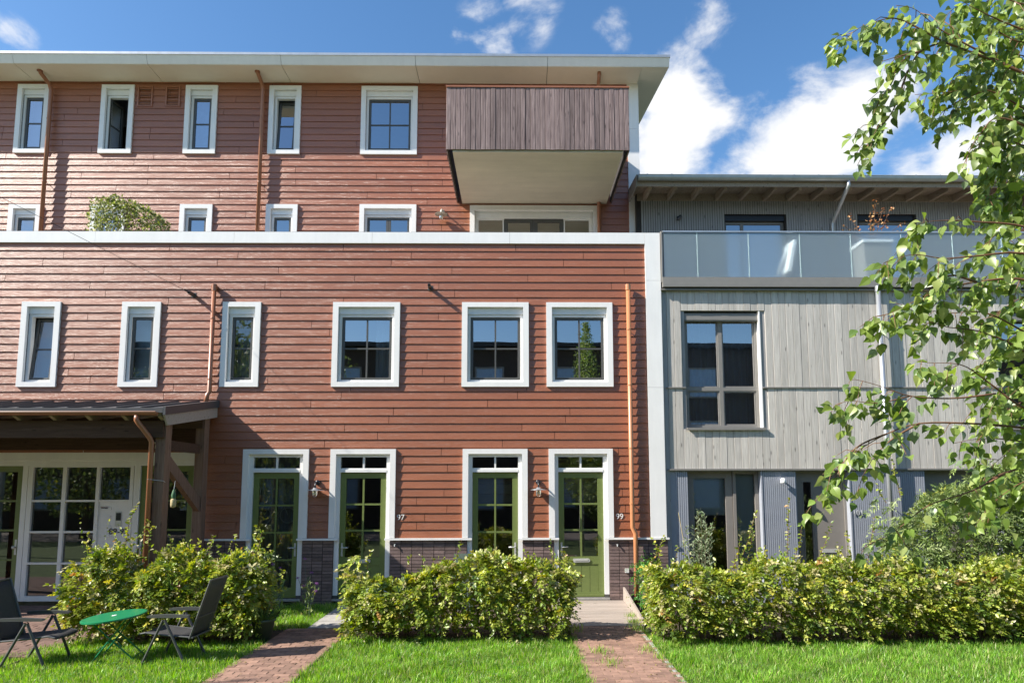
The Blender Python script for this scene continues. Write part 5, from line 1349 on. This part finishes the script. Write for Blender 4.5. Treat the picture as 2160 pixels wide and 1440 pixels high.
for k in range(7):
    xs_ = x0_+.2+(x1_-x0_-.4)*k/6
    MB().tube([(xs_, 1.05, 7.0), (xs_+rr.uniform(-.1, .1), 1.0, 7.5), (xs_+rr.uniform(-.2, .2), 1.0, zT-.15-.3*k/6)], [.012, .008, .003], 5).build('stem', 'bark_dark', ts)
MB().box(x0_+.1, x1_-.1, .85, 1.25, 6.55, 7.05).build('trough', 'planter_green', ts)

# potted plant by the left path
px0, py0 = -3.86, -3.02
pot = thing('plant_pot', 'grey green plastic pot with grassy plant beside the left path', 'pot', (px0, py0, 0))
MB().lathe([(0, .02), (.12, .0), (.17, .30), (.19, .30), (.19, .335), (.165, .335), (.155, .28), (0, .27)], (px0, py0, 0), 24).build('pot', 'pot_green', pot, True)
n = 260; an = rng.uniform(0, 6.28, n); rr_ = .12*np.sqrt(rng.uniform(0, 1, n))
pos = np.stack([px0+rr_*np.cos(an), py0+rr_*np.sin(an), np.full(n, .27)], 1)
scatter_mesh('leaves', (np.array([[0, -.02, 0], [.5, -.03, .03], [1, 0, -.12], [.5, .03, .03], [0, .02, 0]]), [(0, 1, 3, 4), (1, 2, 3)]), pos, np.stack([np.cos(an)*.6, np.sin(an)*.6, np.full(n, .8)], 1)+unit(n)*.35, unit(n)+np.array([0, 0, 1.]), rng.uniform(.15, .34, n), palette(n, [(.05, .10, .03), (.08, .16, .05), (.12, .2, .05)], [1, 1, 1]), 'leaf_shrub', pot)['kind'] = 'stuff'
# verbena with purple heads
for (bx_, by_), heads, lab in (((645, 1290), [(643, 1178), (657, 1207), (628, 1218)], 'thin verbena with purple heads in front of the dark brick plinth'),
                               ((652, 1300), [(668, 1230), (666, 1246), (640, 1235)], 'low verbena with two purple heads beside the slab path'),
                               ((590, 1290), [(575, 1190), (590, 1197), (560, 1188)], 'verbena with pale purple heads behind the left hedge')):
    gx_, gy_ = G(bx_, by_, .0)
    vb = thing('verbena_plant', lab, 'flower', (gx_, gy_, 0))
    hp, hn = [], []
    for (hx_, hy_) in heads:
        tx, tz = P(hx_, hy_, gy_)
        MB().tube([(gx_, gy_, -.02), ((gx_*1.6+tx*.4)/2, gy_, tz*.5), (tx, gy_, tz)], [.005, .004, .0025], 5).build('stem', 'table_green' if False else 'planter_green', vb)
        for _ in range(40): hp.append((tx+random.gauss(0, .016), gy_+random.gauss(0, .016), tz+random.gauss(0, .009)))
    hp = np.array(hp); k = len(hp)
    scatter_mesh('flower_heads', LEAF6, hp, unit(k)+np.array([0, 0, .6]), unit(k), np.full(k, .018), palette(k, [(.28, .10, .32), (.36, .16, .40), (.2, .07, .25)], [1, 1, 1]), 'flower_petal', vb)['kind'] = 'stuff'
    lp = np.array([(gx_+random.gauss(0, .05), gy_+random.gauss(0, .05), random.uniform(.05, .6)) for _ in range(60)])
    scatter_mesh('leaves', LEAFN, lp, unit(60)+np.array([0, 0, .8]), unit(60), rng.uniform(.06, .14, 60), palette(60, SHR, [1]*5), 'leaf_shrub', vb)['kind'] = 'stuff'

# things on the grey house's balcony, blurred by the frosted glass
xa, za = P(1838, 520, .55)
pk = thing('balcony_planter', 'pale tall planter behind the frosted balcony glass', 'planter', (xa, .55, zrb))
MB().prism([(xa-.26, zrb-.1), (xa+.26, zrb-.1), (xa+.30, za), (xa-.30, za)], 'Y', .3, .8).build('box', 'grey_frame', pk)
MB().box(xa-.33, xa+.33, .27, .83, za, za+.06).build('rim', 'number_white', pk)
dr = thing('dry_shrub', 'dry brown twiggy shrub above the frosted glass railing', 'shrub', (xa, .55, za))
rr = random.Random(12); pos, al = [], []
for (hx_, hy_), s_ in (((1790, 452), 3), ((1848, 418), 4), ((1862, 440), 4), ((1880, 436), 3), ((1905, 470), 2), ((1835, 450), 3), ((1775, 472), 3)):
    tx, tz = P(hx_, hy_, .5); b0 = Vector((xa+(tx-xa)*.25, .55, za)); b1 = Vector((tx, .5, tz)); mid = b0.lerp(b1, .5)+Vector((0, 0, .06))
    MB().tube([b0, mid, b1], [.008, .005, .002], 5).build('branch', 'twig_brown', dr)
    for _ in range(7*s_):
        u = rr.uniform(.3, 1); p = b0.lerp(b1, u)+Vector((rr.gauss(0, .03), rr.gauss(0, .03), rr.gauss(0, .03))); pos.append(tuple(p)); al.append((rr.uniform(-1, 1), rr.uniform(-1, 1), rr.uniform(-.6, .8)))
pos, al = np.array(pos), np.array(al); k = len(pos)
scatter_mesh('dry_leaves', LEAF6, pos, al, unit(k), rng.uniform(.04, .07, k), palette(k, [(.42, .20, .07), (.5, .3, .13), (.35, .15, .06)], [1, 1, 1]), 'leaf_shrub', dr)['kind'] = 'stuff'
xa, za = P(1650, 528, .8)
lc = thing('balcony_chair', 'white folded lounge chair behind the frosted balcony glass', 'chair', (xa, .8, zrb-.1))
MB().tube([(xa-.35, .75, zrb-.08), (xa+.12, .75, za+.12)], .03, 8).tube([(xa+.15, .75, zrb-.08), (xa-.1, .75, zrb+.5)], .025, 8).build('frame', 'number_white', lc)
MB().prism([(xa-.02, zrb+.35), (xa+.14, za+.14), (xa+.20, za+.1), (xa+.05, zrb+.33)], 'Y', .5, 1.0).build('backrest', 'number_white', lc)

# ------------------------------------------------------------------ birch in the foreground on the right
_half = [(0, 0), (.10, .20), (.16, .31), (.20, .30), (.27, .375), (.31, .345), (.40, .355), (.44, .315), (.54, .295), (.58, .25), (.68, .20), (.72, .16), (.84, .085), (1, 0)]
def birch_template(fold, curl):
    top = [(a, b_, fold*b_-curl*a*a) for a, b_ in _half]; bot = [(a, -b_, fold*b_-curl*a*a) for a, b_ in _half[1:-1]]
    mid = [(a, 0., -curl*a*a) for a, b_ in _half[1:-1]]
    v = top+bot+mid; n1, n2 = len(top), len(bot); f = []
    T_ = lambda i: i; B_ = lambda i: n1+i-1; M_ = lambda i: n1+n2+i-1
    f.append((0, M_(1), T_(1))); f.append((0, B_(1), M_(1)))
    for i in range(1, n1-2):
        f.append((M_(i), M_(i+1), T_(i+1), T_(i))); f.append((M_(i), B_(i), B_(i+1), M_(i+1)))
    f.append((M_(n1-2), n1-1, T_(n1-2))); f.append((M_(n1-2), B_(n1-2), n1-1))
    o = len(v); v += [(0, .010, 0), (0, -.010, 0), (-.38, -.008, .05), (-.38, .008, .05)]; f.append((o, o+1, o+2, o+3))
    return np.array(v), f
TMPL = [birch_template(.28, .16), birch_template(.55, .10), birch_template(.12, .34)]
TX, TY = 2.42, -10.9
BT = thing('birch_tree', 'young birch with drooping leafy branches in the right foreground', 'tree', (TX, TY, 0))
trunk_pts = [(TX, TY, -.05), (TX+.02, TY, 1.5), (TX-.02, TY+.03, 3.2), (TX+.03, TY, 5.2), (TX, TY+.02, 7.0), (TX+.02, TY, 8.6)]
MB().tube(trunk_pts, [.095, .08, .065, .045, .025, .006], 14).build('trunk', 'bark_birch', BT, True)
def at3(px, py, Y):
    x, z = P(px, py, Y); return Vector((x, Y, z))
Bp = []
def br(Y, *pts, w=1.0, dens=1.0, Y2=None):
    n = len(pts); Bp.append(([at3(p[0], p[1], Y+((Y2 or Y)-Y)*i/(n-1)) for i, p in enumerate(pts)], w, dens))
br(-11.05, (2260, 190), (2160, 155), (2080, 122), (1990, 88), (1900, 42), (1850, 45), (1800, 68), (1758, 118), w=1.4)
br(-11.05, (2160, 155), (2050, 100), (1980, 60), (1930, 20), (1890, 12))
br(-11.0, (1990, 88), (1940, 110), (1915, 150), (1885, 185), (1862, 200), (1845, 250), (1822, 330), w=.9)
br(-11.0, (1915, 150), (1900, 190), (1880, 240), (1840, 290), (1808, 350))
br(-11.15, (1940, 110), (1900, 118), (1860, 130))
br(-11.0, (2270, 100), (2150, 60), (2060, 20), (1990, -20), w=1.2)
br(-10.9, (2260, 300), (2160, 230), (2080, 190), (1990, 195), (1930, 200), w=1.1)
br(-10.95, (2080, 190), (2020, 215), (1985, 240), (1975, 270))
br(-11.1, (2260, 330), (2160, 265), (2100, 250), (2070, 280), (2050, 310), (2030, 355), w=1.0)
br(-10.85, (2260, 420), (2150, 330), (2130, 380), (2090, 410), (2070, 430))
br(-11.1, (2260, 520), (2160, 478), (2060, 468), (1990, 465), (1940, 472), (1925, 492), w=1.1)
br(-11.15, (2260, 580), (2160, 535), (2060, 540), (1990, 545), (1930, 537), (1880, 548), (1868, 560), w=1.1)
br(-11.0, (2280, 640), (2160, 590), (2060, 595), (1990, 610), (1930, 635), (1880, 660), (1848, 668), w=1.2)
br(-11.05, (2060, 595), (2000, 580), (1960, 610), (1940, 610))
br(-10.95, (2270, 760), (2170, 705), (2080, 660), (2000, 660), (1940, 650), (1890, 640))
br(-11.05, (2270, 830), (2160, 740), (2070, 700), (2000, 690), (1960, 680), (1945, 705))
br(-11.1, (2270, 900), (2160, 860), (2090, 810), (2030, 770), (1960, 765), (1935, 760), w=1.1)
br(-11.15, (2100, 830), (2010, 840), (1920, 835), (1860, 815), (1800, 800), (1790, 815), w=.8)
br(-11.1, (1920, 835), (1850, 850), (1790, 845), (1757, 860), w=.6)
br(-11.05, (2270, 915), (2160, 902), (2050, 893), (1940, 893), (1870, 915), (1810, 950), (1765, 985), (1735, 1000), w=1.2)
br(-11.05, (1870, 915), (1820, 935), (1790, 960), (1760, 1010), (1725, 1050), (1700, 1082), w=.8)
br(-11.0, (1940, 893), (1890, 920), (1850, 955), (1830, 985))
br(-11.0, (2270, 1000), (2160, 985), (2050, 1035), (1960, 1065), (1900, 1110), (1850, 1140), (1815, 1160), w=1.0, dens=.7)
br(-10.95, (2160, 985), (2090, 1010), (2050, 1060), (2040, 1120), dens=.6)
br(-11.0, (2270, 960), (2150, 930), (2070, 925), (2010, 935))
for (yy, k_) in ((20, -10.7), (140, -10.6), (300, -10.75), (380, -10.8), (450, -10.7), (520, -10.6), (620, -10.7), (700, -10.6), (770, -10.75), (840, -10.6), (930, -10.8), (1010, -10.7)):
    br(k_, (2330, yy-60), (2220, yy-10), (2150, yy+10), (2090, yy+55), (2070+10*math.sin(yy), yy+95), w=.9)
for (ax, ay), (bx2, by2), (cx2, cy2), Yb in (((2180, 60), (2080, 40), (2000, 75), -10.9), ((2190, 120), (2110, 110), (2030, 150), -10.85), ((2200, 190), (2120, 170), (2050, 205), -10.8),
        ((2180, 10), (2090, -10), (2010, 20), -10.95), ((2200, 250), (2140, 235), (2090, 270), -10.9), ((2170, 90), (2100, 70), (2060, 120), -11.0), ((2190, 310), (2130, 300), (2100, 340), -10.85)):
    br(Yb, (2330, ay-40), (ax, ay), (bx2, by2), (cx2, cy2), (cx2-25, cy2+45), w=.8)
for i_ in range(16):
    yy = -30+58*i_; k_ = -10.5-.45*((i_*7) % 5)/5; xo = 40*math.sin(i_*2.3)
    br(k_, (2360, yy-70), (2270, yy-25), (2190+xo, yy+5), (2130+xo, yy+30), (2085+xo*.8, yy+75), w=.8)
BIRCH_COLS = [(.17, .26, .05), (.25, .35, .08), (.11, .19, .045), (.37, .44, .15), (.23, .31, .17)]  # the pale grey-green paints the sky's sheen on glossy leaves
lp, la, ln, twigs = [], [], [], []
rb = random.Random(21)
def bez(pts, n):
    out_ = []
    m_ = len(pts)
    for k in range(n+1):
        t_ = k/n*(m_-1); i = min(int(t_), m_-2); f_ = t_-i
        p0, p1, p2, p3 = pts[max(i-1, 0)], pts[i], pts[i+1], pts[min(i+2, m_-1)]
        out_.append(.5*((2*p1)+(p2-p0)*f_+(2*p0-5*p1+4*p2-p3)*f_*f_+(3*p1-p0-3*p2+p3)*f_**3))
    return out_
def add_leaf(p, d):
    dr_ = d*.25+Vector((rb.gauss(-.15, .5), rb.gauss(-.1, .45), rb.gauss(-.75, .45)))
    dr_.normalize(); lp.append(tuple(p+dr_*.024)); la.append(tuple(dr_)); ln.append((rb.gauss(-.35, .6), rb.gauss(-.75, .5), rb.gauss(.35, .5)))
for pts, w_, dens in Bp:
    L_ = sum((a-b_).length for a, b_ in zip(pts[:-1], pts[1:])); n = max(8, int(L_/.03)); c = bez(pts, n)
    rad = [max(.0011, .0050*w_*(1-i/n)**1.2) for i in range(n+1)]
    MB().tube(c, rad, 6).build('branch', 'twig_brown', BT, True)
    for i in range(1, n+1):
        d_ = (c[i]-c[i-1]).normalized(); u = i/n
        if u < .12: continue
        for _ in range(2 if rb.random() < .62*dens else 1):
            if rb.random() < .82*dens: add_leaf(c[i], d_)
        if rb.random() < .40*dens and u < .93:
            tl_ = rb.uniform(.04, .12); dd = Vector((d_.x*.6+rb.gauss(-.1, .5), rb.gauss(0, .45), d_.z*.3+rb.gauss(-.5, .5))).normalized()
            e1 = c[i]+dd*tl_*.5; e2 = c[i]+dd*tl_+Vector((0, 0, -.03)); twigs.append((c[i], e1, e2))
            for k in range(int(tl_/.024)+2):
                f_ = (k+1)/(int(tl_/.024)+2); add_leaf(c[i].lerp(e2, f_), dd)
                if rb.random() < .35: add_leaf(c[i].lerp(e2, f_), dd)
tq = MB()
for a, b_, e in twigs: tq.tube([a, b_, e], [.0018, .0014, .0009], 5)
tag(tq.build('twigs', 'twig_brown', BT), kind='stuff')
lp, la, ln = np.array(lp), np.array(la), np.array(ln); k = len(lp)
sz = rng.uniform(.030, .053, k)
dist = np.linalg.norm(lp-np.array([0, -DIST, EYE]), axis=1); face = np.abs((ln/np.linalg.norm(ln, axis=1, keepdims=True))[:, 1])+.3
dv = (lp-np.array([0, -DIST, EYE])) @ RCAM.T; ppx = PX+F*dv[:, 0]/dv[:, 2]; ppy = PY-F*dv[:, 1]/dv[:, 2]
seen = (ppx > 1650) & (ppx < 2150) & (ppy > 5) & (ppy < 1430)
score = np.where(seen, sz/dist*face, 0)*np.where(ppx < 2080, 1.3, 1)
top = np.argsort(-score)[:298]; is_top = np.zeros(k, bool); is_top[top] = True
variants = []
for vi in range(12):
    tv, tf = TMPL[vi % 3]; me = bpy.data.meshes.new('leaf'); me.from_pydata([tuple(p) for p in tv], [], tf)
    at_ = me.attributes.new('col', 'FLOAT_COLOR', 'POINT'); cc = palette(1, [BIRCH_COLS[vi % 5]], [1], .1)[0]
    at_.data.foreach_set('color', np.tile(np.append(cc, 1.), len(tv)).astype(np.float32)); me.materials.append(MATS['leaf_birch']); variants.append(me)
for i in top:
    o = link('leaf', rb.choice(variants), BT)
    a = Vector(la[i]).normalized(); nn = Vector(ln[i]); c_ = nn.cross(a).normalized(); n3 = a.cross(c_)
    M = Matrix(((a.x, c_.x, n3.x, lp[i][0]), (a.y, c_.y, n3.y, lp[i][1]), (a.z, c_.z, n3.z, lp[i][2]), (0, 0, 0, 1)))
    o.matrix_basis = M @ Matrix.Scale(sz[i], 4)
rest_i = np.where(~is_top)[0]
for j_ in range(3):
    ri = rest_i[j_::3]
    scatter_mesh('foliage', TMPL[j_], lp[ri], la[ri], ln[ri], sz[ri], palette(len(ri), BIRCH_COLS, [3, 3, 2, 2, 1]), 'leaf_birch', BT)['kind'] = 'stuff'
# the crown that stands beyond the frame (seen mirrored in the windows)
n = 5200; t_ = rng.uniform(0, 1, n)**.8; zc = 1.9+6.6*t_; rad = np.interp(t_, [0, .25, .6, 1], [.7, 1.0, .65, .10])
an = rng.uniform(0, 6.28, n); lob = wob(301)(zc*3.1+an*1.5)+wob(302)(zc*7.3-an*2.); rr_ = rad*np.sqrt(rng.uniform(0, 1, n))*(1+.55*lob)
pos = np.stack([TX+.25+rr_*np.cos(an), TY-.1+rr_*np.sin(an), zc], 1)
dv = (pos-np.array([0, -DIST, EYE])) @ RCAM.T; px_ = PX+F*dv[:, 0]/np.maximum(dv[:, 2], .01); py_ = PY-F*dv[:, 1]/np.maximum(dv[:, 2], .01)
ok = (px_ > 2120) | (py_ < -40) | (dv[:, 2] < .3)
pos = pos[ok]; n = len(pos)
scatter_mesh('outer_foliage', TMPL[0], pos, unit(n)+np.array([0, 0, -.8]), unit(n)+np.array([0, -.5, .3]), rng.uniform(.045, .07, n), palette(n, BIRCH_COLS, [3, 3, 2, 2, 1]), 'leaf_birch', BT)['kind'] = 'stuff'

# ------------------------------------------------------------------ lawns
def inside(poly, x, y):
    r = np.zeros(len(x), bool); n = len(poly)
    for i in range(n):
        (x0, y0), (x1, y1) = poly[i], poly[(i+1) % n]
        c = ((y0 > y) != (y1 > y)) & (x < (x1-x0)*(y-y0)/(y1-y0+1e-12)+x0); r ^= c
    return r
GR_COLS = [(.16, .34, .035), (.22, .42, .05), (.11, .25, .03), (.32, .46, .09), (.44, .42, .20)]
BLADE = (np.array([[0, -.045, 0], [0, .045, 0], [.5, .036, .05], [.5, -.036, .05], [1, 0, .28]]), [(0, 1, 2, 3), (3, 2, 4)])
def lawn(name, poly, dens, label, seed, hgt=(.028, .105)):
    xs_, ys_ = zip(*poly); A = (max(xs_)-min(xs_))*(max(ys_)-min(ys_)); n = int(A*dens)
    x = rng.uniform(min(xs_), max(xs_), n); y = rng.uniform(min(ys_), max(ys_), n)
    far = np.clip((y+6.2)/.6, .12, 1); ex = .05*wob(seed+8)(y*6); k = inside(poly, x+ex, y+.04*wob(seed+9)(x*6)) & (rng.uniform(0, 1, n) < far)
    wv = wob(seed); k &= rng.uniform(0, 1, n) < np.clip(.85+.4*wv(x*2.2+y*3.1), .45, 1)
    x, y = x[k], y[k]; n = len(x)
    pos = np.stack([x, y, np.full(n, -.012)], 1)
    tuft = np.stack([wv(x*9+1)*.5+wv(y*7)*.4, wob(seed+4)(y*8-x*3)*.6, np.zeros(n)], 1)
    al = np.stack([rng.normal(0, .32, n), rng.normal(-.05, .32, n), np.ones(n)], 1)+tuft*.75
    nr = np.stack([rng.normal(0, 1, n), rng.normal(0, 1, n), rng.normal(.1, .2, n)], 1)
    hz_ = rng.uniform(*hgt, n)*(1+.5*wob(seed+2)(x*3+y*2)+.35*wob(seed+6)(x*11-y*9))
    cc = palette(n, GR_COLS, [.29, .27, .2, .15, .09], .2)*(1+.3*wob(seed+3)(x*1.7-y*2.3)+.22*wob(seed+5)(x*6+y*8))[:, None]
    return tag(scatter_mesh(name, BLADE, pos, al, nr, hz_, cc, 'grass_blade'), label, 'grass', kind='stuff')
lawn('grass', [(-7.6, -7.5), (-3.66, -7.5), (-3.67, -3.3), (-3.95, -3.15), (-5.6, -3.1), (-6.6, -2.9), (-6.75, -3.3), (-7.05, -4.0), (-7.6, -4.1)], 5200, 'lush green lawn under the table and chairs', 81)
lawn('grass', [(-2.74, -7.5), (.93, -7.5), (.95, -2.95), (.4, -3.05), (-1.0, -3.0), (-2.3, -2.95), (-2.66, -2.7)], 5200, 'lush green lawn in front of the middle hedge', 82)
lawn('grass', [(1.97, -7.5), (10.5, -7.5), (10.5, -3.35), (4., -3.3), (2.5, -3.1), (2.02, -2.5)], 4200, 'lush green lawn in front of the right hedge', 83)
lawn('grass', [(-3.95, -2.3), (-3.44, -2.3), (-3.40, -.06), (-5.3, -.06), (-4.3, -1.2)], 3000, 'grass strip between left hedge and slab path', 84, (.05, .12))
cv = []
for _ in range(34):
    reg = random.choice(((-6.2, -3.9, -5.4, -3.5), (-2.4, .7, -5.4, -3.3), (2.3, 7.5, -5.4, -3.6)))
    cx, cy = random.uniform(reg[0], reg[1]), random.uniform(reg[2], reg[3])
    for _ in range(45): cv.append((cx+random.gauss(0, .13), cy+random.gauss(0, .13), random.uniform(.03, .065)))
cv = np.array(cv); k = len(cv)
tag(scatter_mesh('clover', LEAF6, cv, unit(k)*np.array([1, 1, .2]), unit(k)*.35+np.array([0, -.1, 1.]), rng.uniform(.02, .034, k), palette(k, [(.09, .20, .05), (.13, .27, .07), (.07, .15, .04)], [1, 1, 1]), 'leaf_shrub'), 'clover patches scattered through the lawns', 'clover', kind='stuff')
# weeds in the path joints and at the edges
wp = []
for (cx, cy, s_, n) in ((1.18, -3.95, .07, 90), (1.25, -4.55, .06, 70), (1.85, -3.9, .06, 60), (1.95, -4.3, .05, 50), (1.97, -2.5, .06, 140), (2.0, -2.0, .05, 120), (2.05, -1.5, .05, 90), (.93, -2.5, .08, 120), (-2.72, -2.5, .06, 80)):
    for _ in range(n): wp.append((cx+random.gauss(0, s_), cy+random.gauss(0, s_*1.6), .02))
wp = np.array(wp); k = len(wp)
tag(scatter_mesh('path_weeds', BLADE, wp, unit(k)*.5+np.array([0, 0, 1.]), unit(k), rng.uniform(.04, .13, k), palette(k, GR_COLS, [1, 1, 1, 2, 2]), 'grass_blade'), 'weeds growing in the brick path joints', 'grass', kind='stuff')
lt = []
for _ in range(150): lt.append((random.uniform(.9, 1.95), random.uniform(-5.4, -2.3), .033+random.random()*.004))
for _ in range(110): lt.append((random.uniform(-3.7, -2.7), random.uniform(-5.4, -2.3), .033+random.random()*.004))
lt = np.array(lt); k = len(lt)
tag(scatter_mesh('leaf_litter', LEAF6, lt, unit(k)*np.array([1, 1, .1]), np.tile([0, 0, 1.], (k, 1))+unit(k)*.25, rng.uniform(.012, .04, k), palette(k, [(.22, .15, .06), (.3, .24, .08), (.12, .07, .03)], [1, 1, 1]), 'leaf_shrub'), 'fallen dry leaves lying on the brick paths', 'leaves', kind='stuff')

# ------------------------------------------------------------------ across the street (mirrored in the windows)
OP = thing('opposite_house', 'dark timber house row across the street mirrored in the windows', 'house', (0, -26, 0))
ow = MB().box(-34, 34, -34, -24, 0, 10.2).build('wall', 'opposite_wall', OP)
MB().box(-34.3, 34.3, -34.3, -23.5, 10.2, 10.45).build('roof', 'opposite_roof', OP)
for i in range(16):
    for z_ in (1.0, 4.2, 7.3):
        x = -31+i*4.1
        MB().frame(x, x+1.7, z_, z_+1.8, -24.0, -23.95, .1).build('window_frame', 'trim_white' if i % 3 == 0 else 'grey_frame', OP)
        MB().box(x+.1, x+1.6, -24.0, -23.97, z_+.1, z_+1.7).build('pane', 'blue_card', OP)
    MB().tube([(x+2.6, -26+.5*(i % 2), 10.4), (x+2.6, -26+.5*(i % 2), 10.8)], .12, 8).build('roof_vent', 'opposite_roof', OP)
def tree(x, y, h, r0, label, n=5000):
    t = thing('street_tree', label, 'tree', (x, y, 0), 'trees across the street')
    MB().tube([(x, y, -.1), (x+.1, y, h*.4), (x-.1, y+.1, h*.9)], [.16, .12, .03], 10).build('trunk', 'bark_dark', t)
    t_ = rng.uniform(0, 1, n); z_ = h*.12+h*.88*t_; rad = r0*np.sin(np.clip(t_*.93+.06, 0, 1)*math.pi)**.6
    an = rng.uniform(0, 6.28, n); w_ = wob(int(h*100)); rr_ = rad*np.power(rng.uniform(0, 1, n), .35)*(1+.25*w_(an*2+z_*1.3))
    p = np.stack([x+rr_*np.cos(an), y+rr_*np.sin(an), z_], 1)
    scatter_mesh('crown', LEAF6, p, unit(n), unit(n)+np.array([0, 0, .7]), rng.uniform(.12, .24, n), palette(n, SHR, [2, 2, 2, 1, 1]), 'leaf_shrub', t)['kind'] = 'stuff'
tree(-11.5, -18.5, 13.5, 3.2, 'tall tree across the street mirrored in the windows')
tree(-19.5, -17.0, 9.0, 3.0, 'broad tree across the street mirrored in the entrance glass')
tree(-26.0, -19.5, 9.5, 3.2, 'farther tree across the street left of the others')
tree(4.5, -20.5, 5.0, 1.8, 'small tree across the street mirrored in the right green doors', 3000)
tree(-15.5, -19.5, 11.0, 3.0, 'dense tree added across the street to hold back sky light', 4500)  # this and the following trees are added out of view to cut sky fill
tree(-32.0, -18.0, 11.0, 3.6, 'last tree of the row far to the left, added to block sky light', 4000)
tree(19.5, -18.5, 9.5, 3.2, 'tall tree far to the right, added across the street to block sky light', 4000)
